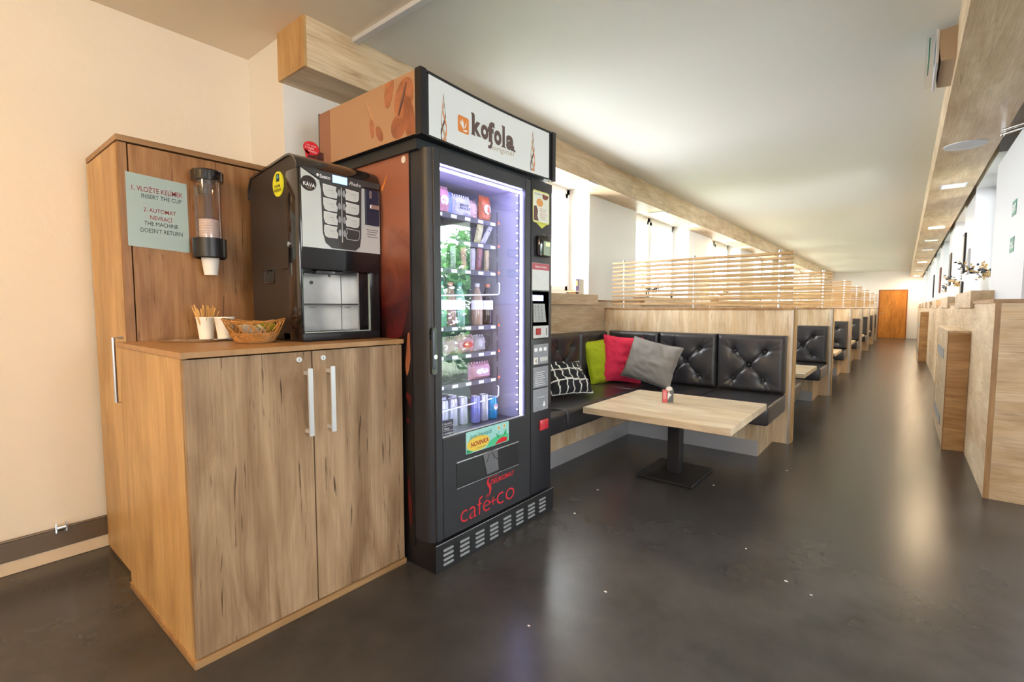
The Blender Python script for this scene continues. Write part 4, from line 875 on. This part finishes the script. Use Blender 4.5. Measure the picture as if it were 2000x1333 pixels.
def seat_mesh(w, dp, h, name):      # local: x 0..w, y 0..-dp (front), z 0..h ; soft front edge
    bm = bmesh.new(); bmesh.ops.create_cube(bm, size=1)
    for v in bm.verts: v.co = Vector((w/2+v.co.x*w, -dp/2+v.co.y*dp, h/2+v.co.z*h))
    fr = [e for e in bm.edges if all(v.co.z > h*.9 for v in e.verts) and all(v.co.y < -dp*.9 for v in e.verts)]
    ot = [e for e in bm.edges if e not in fr and any(v.co.z > h*.9 for v in e.verts)]
    bmesh.ops.bevel(bm, geom=fr, offset=.05, segments=6, profile=.6, affect='EDGES')
    ot = [e for e in bm.edges if len(e.link_faces) == 2 and e.calc_face_angle(0) > .8]
    bmesh.ops.bevel(bm, geom=ot, offset=.016, segments=3, profile=.5, affect='EDGES')
    bmesh.ops.subdivide_edges(bm, edges=[e for e in bm.edges if e.calc_length() > .15], cuts=6, use_grid_fill=True)
    for v in bm.verts:
        u = v.co.x/w; q = -v.co.y/dp
        if v.co.z > h*.8: v.co.z += .008*math.sin(math.pi*max(0, min(1, u)))*math.sin(math.pi*max(0, min(1, q)))
    bm.verts.index_update(); b = B(); b.v = [v.co.copy() for v in bm.verts]; b.f = [[v.index for v in f.verts] for f in bm.faces]; bm.free()
    return b.mesh(name, 'leather', Vector((0, 0, 0)), True, 50)
CW, CH, CD = .556, .505, .105
BT, _b = tuft_mesh(CW, CH, CD, 'backrest_cushion')
def yf_button(bu, bv): return -(CD+.012*math.sin(math.pi*bu)*math.sin(math.pi*bv)-.038+.004)
def cushion(parent, x, y, z, rz):
    c = inst('backrest_cushion', BT, (x, y, z), rz, parent); c.parent = parent
    for bu, bv in [(.27, .71), (.71, .71), (.49, .47), (.26, .22), (.70, .22)]:
        o = bpy.data.objects.new('button', BTN); COL.objects.link(o); o.parent = c; o.location = (bu*CW, yf_button(bu, bv)+.0, bv*CH)
    return c
SEAT = seat_mesh(CW+.006, .72, .152, 'seat_cushion')
# ---- partition k: panel with wooden end, metal strip, screen of slats
def partition(yy, label):
    t = thing('booth_partition', (-1.65, yy+.07, 0), label, 'partition', 'booth partitions')
    B().box(-2.563, -.745, yy, yy+.025, 0, 1.182).box(-2.563, -.745, yy+.115, yy+.14, 0, 1.182).obj('panel', 'woodZ', t)
    B().box(-.765, -.728, yy+.032, yy+.14, 0, 1.182).obj('end_board', 'side', t)
    B().box(-.757, -.738, yy-.002, yy+.030, 0, 1.182).obj('metal_strip', 'metal', t)
    B().box(-2.563, -.726, yy-.006, yy+.146, 1.182, 1.203, .001).obj('cap_board', 'edge', t)
    return t
def screen(yy, label):
    t = thing('slatted_screen', (-1.63, yy+.07, 1.203), label, 'screen', 'slatted screens')
    for i in range(11):
        z = 1.683-.0437*i
        B().box(-2.50, -.765, yy+.045, yy+.095, z-.011, z+.011, .0015).obj('slat', 'slatwood', t)
    for x in (-2.375, -1.625, -.872):
        B().cyl((x, yy+.07, 1.203), (x, yy+.07, 1.712), .0095, n=12).cyl((x, yy+.07, 1.690), (x, yy+.07, 1.716), .017, .012, n=12).obj('post', 'metal', t, True)
    return t
def bench(yy, side, label, x0=-2.563, nback=3):        # side -1: faces the camera, standing on the near side of the partition; +1 the far side
    t = thing('padded_bench', (-1.65, yy-.35 if side < 0 else yy+.49, 0), label, 'bench', 'padded booth benches')
    if side < 0: ya_, yb_ = yy-.56, yy-.002
    else: ya_, yb_ = yy+.142, yy+.70
    b = B().box(x0, -.868, ya_+(0 if side < 0 else .0), yb_, 0.0, .292); b.obj('base', 'woodZ', t)
    kf = (ya_-.004, ya_) if side < 0 else (yb_, yb_+.004)
    B().box(x0, -.870, kf[0], kf[1], 0, .126).obj('kick_board', 'kick', t)
    for k in range(nback):
        xr = -.778-(CW+.008)*k
        if side < 0: inst('seat_cushion', SEAT, (xr-CW, yy-.012, .290), 0, t); cushion(t, xr-CW, yy-.006, .452, 0)
        else: inst('seat_cushion', SEAT, (xr, yy+.152, .290), math.pi, t); cushion(t, xr, yy+.146, .452, math.pi)
    return t
def table(cx_, cy_, label, w=.99, d_=.94, group='low oak tables'):
    t = thing('pedestal_table', (cx_, cy_, 0), label, 'table', group)
    B().box(cx_-w/2, cx_+w/2, cy_-d_/2, cy_+d_/2, .456, .500, .0015).obj('tabletop', 'tablewood', t)
    B().box(cx_-.043, cx_+.043, cy_-.043, cy_+.043, .018, .450, .002).obj('column', 'pbase', t)
    B().box(cx_-.20, cx_+.20, cy_-.235, cy_+.235, .006, .018, .002).box(cx_-.19, cx_+.19, cy_-.22, cy_+.22, 0, .006).obj('foot_plate', 'pbase', t)
    B().box(cx_-.22, cx_+.22, cy_-.22, cy_+.22, .450, .456).obj('mounting_plate', 'pbase', t)
    return t
PY = [4.80, 7.79, 10.80, 13.81, 16.82, 19.83, 22.30]
pn = ['nearest, behind the grey cushion', 'second nearest', 'third nearest', 'fourth nearest', 'fifth nearest', 'sixth nearest', 'farthest']
P0 = partition(PY[0], 'oak booth partition with metal edge strip, nearest, behind the grey cushion')
S0 = screen(PY[0], 'slatted oak screen on chrome posts above the nearest partition')
for k in range(1, 7):
    place(P0, (0, PY[k]-PY[0], 0), 'oak booth partition with metal edge strip, %s in the corridor row' % pn[k])
    place(S0, (0, PY[k]-PY[0], 0), 'slatted oak screen on chrome posts above the %s partition' % pn[k])
# L bench: the run against the partition and the run along the left wall
t = thing('corner_bench', (-1.8, 4.0, 0), 'black tufted leather L-shaped corner bench carrying the four loose cushions', 'bench')
B().box(-2.0, -.868, 4.24, 4.797, 0, .292).obj('base', 'woodZ', t); B().box(-1.995, -.870, 4.236, 4.24, 0, .126).obj('kick_board', 'kick', t)
for k in range(3):
    xr = -.778-(CW+.008)*k; cushion(t, xr-CW, 4.794, .452, 0)
    if k < 2: inst('seat_cushion', SEAT, (xr-CW, 4.785, .290), 0, t)
B().box(-2.56, -2.0, 2.42, 4.79, 0, .292).obj('base', 'woodZ', t); B().box(-2.0, -1.996, 2.42, 4.236, 0, .126).obj('kick_board', 'kick', t)
SEATW = seat_mesh(CW+.030, .65, .152, 'seat_cushion')
for k in range(4):
    y1_ = 4.785-.592*k-(.0 if k else 0)
    inst('seat_cushion', SEATW, (-2.55, y1_-.590, .290), R(90), t)
    if k > 0 or True:
        yb2 = 4.68-.566*k
        cushion(t, -2.560, yb2-CW, .452, R(90))
B0 = bench(PY[1], -1, 'black tufted leather booth bench in front of the second partition'); F0 = bench(PY[0], 1, 'black leather booth bench on the far side of the nearest partition')
T1 = table(-1.28, 6.37, 'low oak pedestal table in the booth behind the nearest partition')
on = ['', '', 'third', 'fourth', 'fifth', 'sixth', 'last']; pv_ = ['', 'second', 'third', 'fourth', 'fifth', 'sixth', '']
for k in range(2, 7):
    place(B0, (0, PY[k]-PY[1], 0), 'black tufted leather booth bench in front of the %s partition' % on[k])
    place(F0, (0, PY[k-1]-PY[0], 0), 'black leather booth bench on the far side of the %s partition' % pv_[k-1])
    place(T1, (0, (PY[k]+PY[k-1])/2+.07-6.365, 0), 'low oak pedestal table in the booth behind the %s partition' % pv_[k-1])
table(-1.243, 3.42, 'low square oak table on a black pedestal in the corner lounge', group='low oak tables')
# card holder on the table
t = thing('table_card', (-1.33, 3.49, .5), 'small red and grey table card standing on the low table', 'card')
ang = R(40)
def tc(pts2, off, m_, name, parent, dth=.001):
    b = B().prism(pts2, 'y', -dth/2-off, dth/2-off); b.v = put(b.v, Matrix.Translation((-1.335, 3.49, .5)) @ Matrix.Rotation(ang, 4, 'Z')); return b.obj(name, m_, parent)
bd = tc([(-.040, 0), (.042, 0), (.042, .100), (-.040, .096)], .0, mat('card_grey', '#6b6a66', .5, vary=.4, vscale=60), 'card', t, .012)
tc([(-.040, .001), (-.004, .001), (-.008, .098), (-.040, .095)], .0068, mat('card_red', '#e0605e', .5), 'red_panel', bd)
tc(ellipse(.008, .104, .024, .016, 24), .0075, 'cream', 'round_tab', bd)
tc([(.000, .02), (.012, .045), (.022, .05), (.026, .06), (.014, .065), (.008, .08), (.0, .07), (-.003, .05)], .0072, 'inkwhite', 'printed_figure', bd)
tc(ellipse(.004, .082, .006, .007, 12), .0072, mat('printed_skin', '#c89a80', .6), 'printed_face', bd)
for j in range(7): tc([(-.034, .03+.008*j), (-.014, .03+.008*j), (-.014, .032+.008*j), (-.034, .032+.008*j)], .0076, 'inkwhite', 'print_line', bd)
# cushions
def scat(c, w, h, th, yaw, lean, roll, m_, label, seed, stripes=False):
    vs, fs = pillow(w, h, th, 26, .07, .03, seed)
    mt = Matrix.Translation(c) @ Matrix.Rotation(R(yaw), 4, 'Z') @ Matrix.Rotation(R(lean), 4, 'X') @ Matrix.Rotation(R(roll), 4, 'Y')
    t = thing('cushion', (c[0], c[1], .45), label, 'cushion', 'loose cushions on the bench')
    o = B().add(put(vs, mt), fs).obj('cover', m_, t, True, 60)
    n = 26; ring = [(i, 0) for i in range(n)]+[(n, j) for j in range(n)]+[(n-i, n) for i in range(n)]+[(0, n-j) for j in range(n)]
    # piped seam round the edge
    pts = [mt @ vs[i*(n+1)+j] for i, j in ring]
    B().tube(pts, .0035, 6, True).obj('piping', 'inkwhite' if stripes else m_, t, True)
    return t
scat((-2.355, 4.385, .665), .40, .45, .15, 63, -10, -8, 'lime', 'lime green cushion leaning in the corner of the bench', 1)
scat((-2.185, 4.47, .685), .40, .47, .16, 38, -10, 5, 'pink', 'bright pink cushion between the lime and grey ones', 2.3)
scat((-1.825, 4.34, .69), .49, .41, .17, 4, -18, 12, 'grey', 'large grey cushion in front of the pink one', 3.7)
# checked cushion material: white grid on black, from its own local coordinates
def grid_mat():
    m, nt, p = base('checked_fabric'); N = nt.nodes; L = nt.links
    tc_ = N.new('ShaderNodeTexCoord'); sp = N.new('ShaderNodeSeparateXYZ'); L.new(tc_.outputs['UV'], sp.inputs[0])
    outs = []
    for ax, cnt, wd_ in (('X', 6, .14), ('Y', 3, .10)):
        a = N.new('ShaderNodeMath'); a.operation = 'MULTIPLY'; a.inputs[1].default_value = cnt; L.new(sp.outputs[ax], a.inputs[0])
        f = N.new('ShaderNodeMath'); f.operation = 'FRACT'; L.new(a.outputs[0], f.inputs[0])
        g = N.new('ShaderNodeMath'); g.operation = 'LESS_THAN'; g.inputs[1].default_value = wd_*1.2; L.new(f.outputs[0], g.inputs[0]); outs.append(g)
    mx = N.new('ShaderNodeMath'); mx.operation = 'MAXIMUM'; L.new(outs[0].outputs[0], mx.inputs[0]); L.new(outs[1].outputs[0], mx.inputs[1])
    c = N.new('ShaderNodeMix'); c.data_type = 'RGBA'; c.inputs[6].default_value = s2l('#26262a'); c.inputs[7].default_value = s2l('#eceae2'); L.new(mx.outputs[0], c.inputs['Factor'])
    L.new(c.outputs[2], p.inputs['Base Color']); p.inputs['Roughness'].default_value = .9; return m
M['checked'] = grid_mat()
ck = scat((-2.20, 3.45, .610), .46, .32, .15, 76, -38, 3, 'checked', 'black cushion with a white grid on the left bench', 5.1, True)
for ch in ck.children:
    if ch.name.startswith('cover'):
        me = ch.data; uv = me.uv_layers.new(name='UVMap'); n = 26
        lut = {}
        vs, fs = pillow(.46, .32, .15, n, .07, .03, 5.1)
        for lp in me.loops:
            v = vs[lp.vertex_index]; uv.data[lp.index].uv = (v.x/.46+.5+.012, v.z/.32+.5+.02)

# books on the first window sill
def book(x, y, z, w, d_, h, rz, m_, label, title=None):
    t = thing('book', (x, y, z), label, 'book', 'books on the window sill')
    mt = Matrix.Translation((x, y, z)) @ Matrix.Rotation(R(rz), 4, 'Z')
    b = B().box(-w/2, w/2, -d_/2, d_/2, 0, h, .001); b.v = put(b.v, mt); b.obj('cover', m_, t)
    b = B().box(-w/2+.002, w/2+.0012, -d_/2+.003, d_/2-.003, h*.02+.001, h*.98); b.v = put(b.v, mt); b.obj('pages', 'cream', t)
    b = B().box(-w/2-.0004, w/2-.01, -d_/2-.0006, d_/2+.0006, h*.55, h*.9); b.v = put(b.v, mt); b.obj('printed_band', mat('band_'+label[:6], '#d9a860', .5, vary=.4, vscale=40), t)
book(-2.62, 4.36, 1.341, .03, .14, .155, 8, mat('book_violet', '#4a3a5e', .5, vary=.4, vscale=30), 'upright violet book at the end of the window sill')
book(-2.66, 4.36, 1.341, .12, .15, .018, 20, mat('book_cream', '#e8d9b4', .5), 'cream book lying flat on the window sill under another')
book(-2.655, 4.30, 1.361, .12, .16, .016, 5, mat('book_peach', '#e8a98a', .5), 'peach coloured book lying on top of the cream one')
# pots with twigs on the sills
def vase(x, y, z, s, label, seed, glassy=False, spread=1.0):
    rnd = random.Random(seed)
    t = thing('dried_flower_vase', (x, y, z), label, 'vase', 'vases of dried flowers')
    B().lathe([(.001, z+.001), (.045*s, z+.001), (.055*s, z+.10*s), (.062*s, z+.19*s), (.057*s, z+.19*s), (.05*s, z+.10*s), (.04*s, z+.008), (.001, z+.008)], x, y, 24, False).obj('vase', 'frame' if not glassy else 'white', t, True)
    bt_ = B(); lf = B(); bl = B()
    for k in range(11):
        a = rnd.uniform(0, 6.28); L_ = rnd.uniform(.13, .30)*s*spread; up = rnd.uniform(.05, .20)*s
        p0 = Vector((x, y, z+.06*s)); p1 = Vector((x+.03*math.cos(a)*s, y+.03*math.sin(a)*s, z+.20*s)); p2 = p1+Vector((math.cos(a)*L_*.6, math.sin(a)*L_, up))
        if p2.x > x+.16: p2.x = x+.16
        bt_.tube([p0, p1, (p1+p2)/2+Vector((0, 0, .03)), p2], [.0025, .002, .0016, .001], 5)
        for i in range(9):
            f = rnd.uniform(.25, 1); c = p1+(p2-p1)*f+Vector((rnd.gauss(0, .014), rnd.gauss(0, .014), rnd.gauss(0, .014)+.02)); (bl if k % 3 == 0 else lf).ell(c, rnd.uniform(.008, .016), rnd.uniform(.008, .016), rnd.uniform(.006, .014), 6, 4)
    for i in range(40):
        c = (x+rnd.gauss(0, .03*s), y+rnd.gauss(0, .04*s), z+.22*s+rnd.gauss(0, .022)); bl.ell(c, .012*s, .012*s, .012*s, 6, 4)
    bt_.obj('twigs', 'leaf', t, True); lf.obj('leaves', 'leaf', t, True); bl.obj('blossoms', 'blossom', t, True)
vase(.60, 6.55, 1.34, .80, 'white vase with dark dried twigs on the first right-hand sill', 11, spread=1.5)
vase(.60, 9.35, 1.34, .85, 'white vase with pale dried flowers on the second right-hand sill', 12, spread=1.3)
vase(.60, 11.9, 1.34, .8, 'white vase with dried twigs on the third right-hand sill', 13)
vase(-2.75, 6.5, 1.34, .45, 'low white vase with spreading twigs on the sill behind the nearest screen', 14, spread=2.2)
vase(-2.75, 9.8, 1.34, .45, 'low white vase with spreading twigs on the sill behind the second screen', 15, spread=2.2)
# framed pictures on the right piers
def picture(y0_, y1_, z0_, z1_, label, fr='black', inner='grey'):
    t = thing('framed_picture', (.54, (y0_+y1_)/2, z0_), label, 'picture', 'framed pictures on the right wall')
    B().box(.530, .549, y0_, y1_, z0_, z1_, .001).obj('frame', fr, t); B().box(.5285, .531, y0_+.025, y1_-.025, z0_+.03, z1_-.03).obj('print', inner, t)
brn = mat('print_brown', '#7b4a3a', .5, vary=.5, vscale=9); pale = mat('print_pale', '#b9b4ab', .5, vary=.3, vscale=9)
picture(7.95, 8.20, 1.62, 2.10, 'black framed picture on the pier after the first right-hand window, upper', inner=pale); picture(7.40, 7.60, 1.58, 1.86, 'small pale framed picture beside the tall black one', fr='white', inner=pale)
picture(8.0, 8.2, 1.36, 1.52, 'small black framed picture below the tall one', inner='dark')
picture(10.1, 10.45, 1.55, 2.05, 'black framed picture on the pier after the second right-hand window', inner='dark')
picture(12.75, 13.1, 1.50, 2.0, 'brown framed picture on the pier after the third right-hand window', fr=brn, inner=brn)
picture(15.45, 15.8, 1.45, 2.0, 'black framed picture on the pier after the fourth right-hand window', inner='dark')
# radiator covers
def radcover(y0_, y1_, h, label):
    t = thing('radiator_cover', (.38, (y0_+y1_)/2, 0), label, 'radiator cover', 'oak radiator covers')
    B().box(.302, .318, y0_, y1_, 0, h-.018).obj('front_panel', 'woodY', t)
    for q0, q1 in ((y0_-.001, y0_+.016), (y1_-.016, y1_)): B().box(.300, .439, q0, q1, 0, h-.018).obj('side_panel', 'sideX', t)
    B().box(.294, .439, y0_-.008, y1_+.008, h-.018, h, .001).obj('top_board', 'woodY', t)
    for z in (.74, .13): 
        g = B().box(.298, .303, y0_+.42, y1_-.15, z, z+.09).obj('vent_grille', 'grille', t)
    B().box(.299, .306, y0_-.002, y0_+.03, 0, h-.018).obj('edge_strip', 'edge', t)
radcover(5.45, 6.95, 1.01, 'oak radiator cover with grey vents, the nearer one on the right'); radcover(14.2, 16.0, 1.12, 'oak radiator cover far down the right wall')
# green stickers and the chrome rod
for k, (z, body) in enumerate([(1.870, 'EXIT'), (1.625, 'ZÁKAZ\nKOUŘENÍ')]):
    t = thing('wall_sticker', (.549, 4.68, z-.035), ['green EXIT sticker on the white pier, upper', 'green sticker with two lines on the white pier, lower'][k], 'sticker')
    B().box(.5475, .5495, 4.60, 4.76, z-.05, z+.05).obj('plate', 'dgreen', t)
    text(body, ('x-', .547), 4.745, 4.615, z-.025, z+.025, 'inkwhite', t, bold=.02)
t = thing('chrome_rod', (.53, 4.6, 2.36), 'chrome rod mechanism under the right bulkhead beside the white pier', 'rod')
B().cyl((.46, 4.60, 2.375), (.80, 4.36, 2.395), .010).obj('upper_bar', 'chrome', t, True)
B().cyl((.465, 4.60, 2.348), (.62, 4.49, 2.357), .007).cyl((.60, 4.505, 2.356), (.80, 4.36, 2.368), .012).obj('strut', 'metal', t, True)
B().ell((.462, 4.602, 2.347), .013, .013, .013).box(.450, .472, 4.595, 4.61, 2.345, 2.42).obj('bracket', 'chrome', t, True)
# litter crumbs on the floor
for k, (x, y) in enumerate([(-1.445, 2.37), (-.93, 1.78), (-.56, 2.55), (-.35, 2.35), (-.62, 4.0), (-1.05, 1.40), (-.25, 2.3), (-1.52, 2.78), (-.95, 3.35)]):
    s = random.uniform(.004, .008)
    B().box(x-s, x+s, y-s*.6, y+s*.6, 0, .0025, .001).obj('paper_scrap', 'cream', label='tiny white paper scrap lying on the dark floor', cat='scrap', group='paper scraps on the floor')
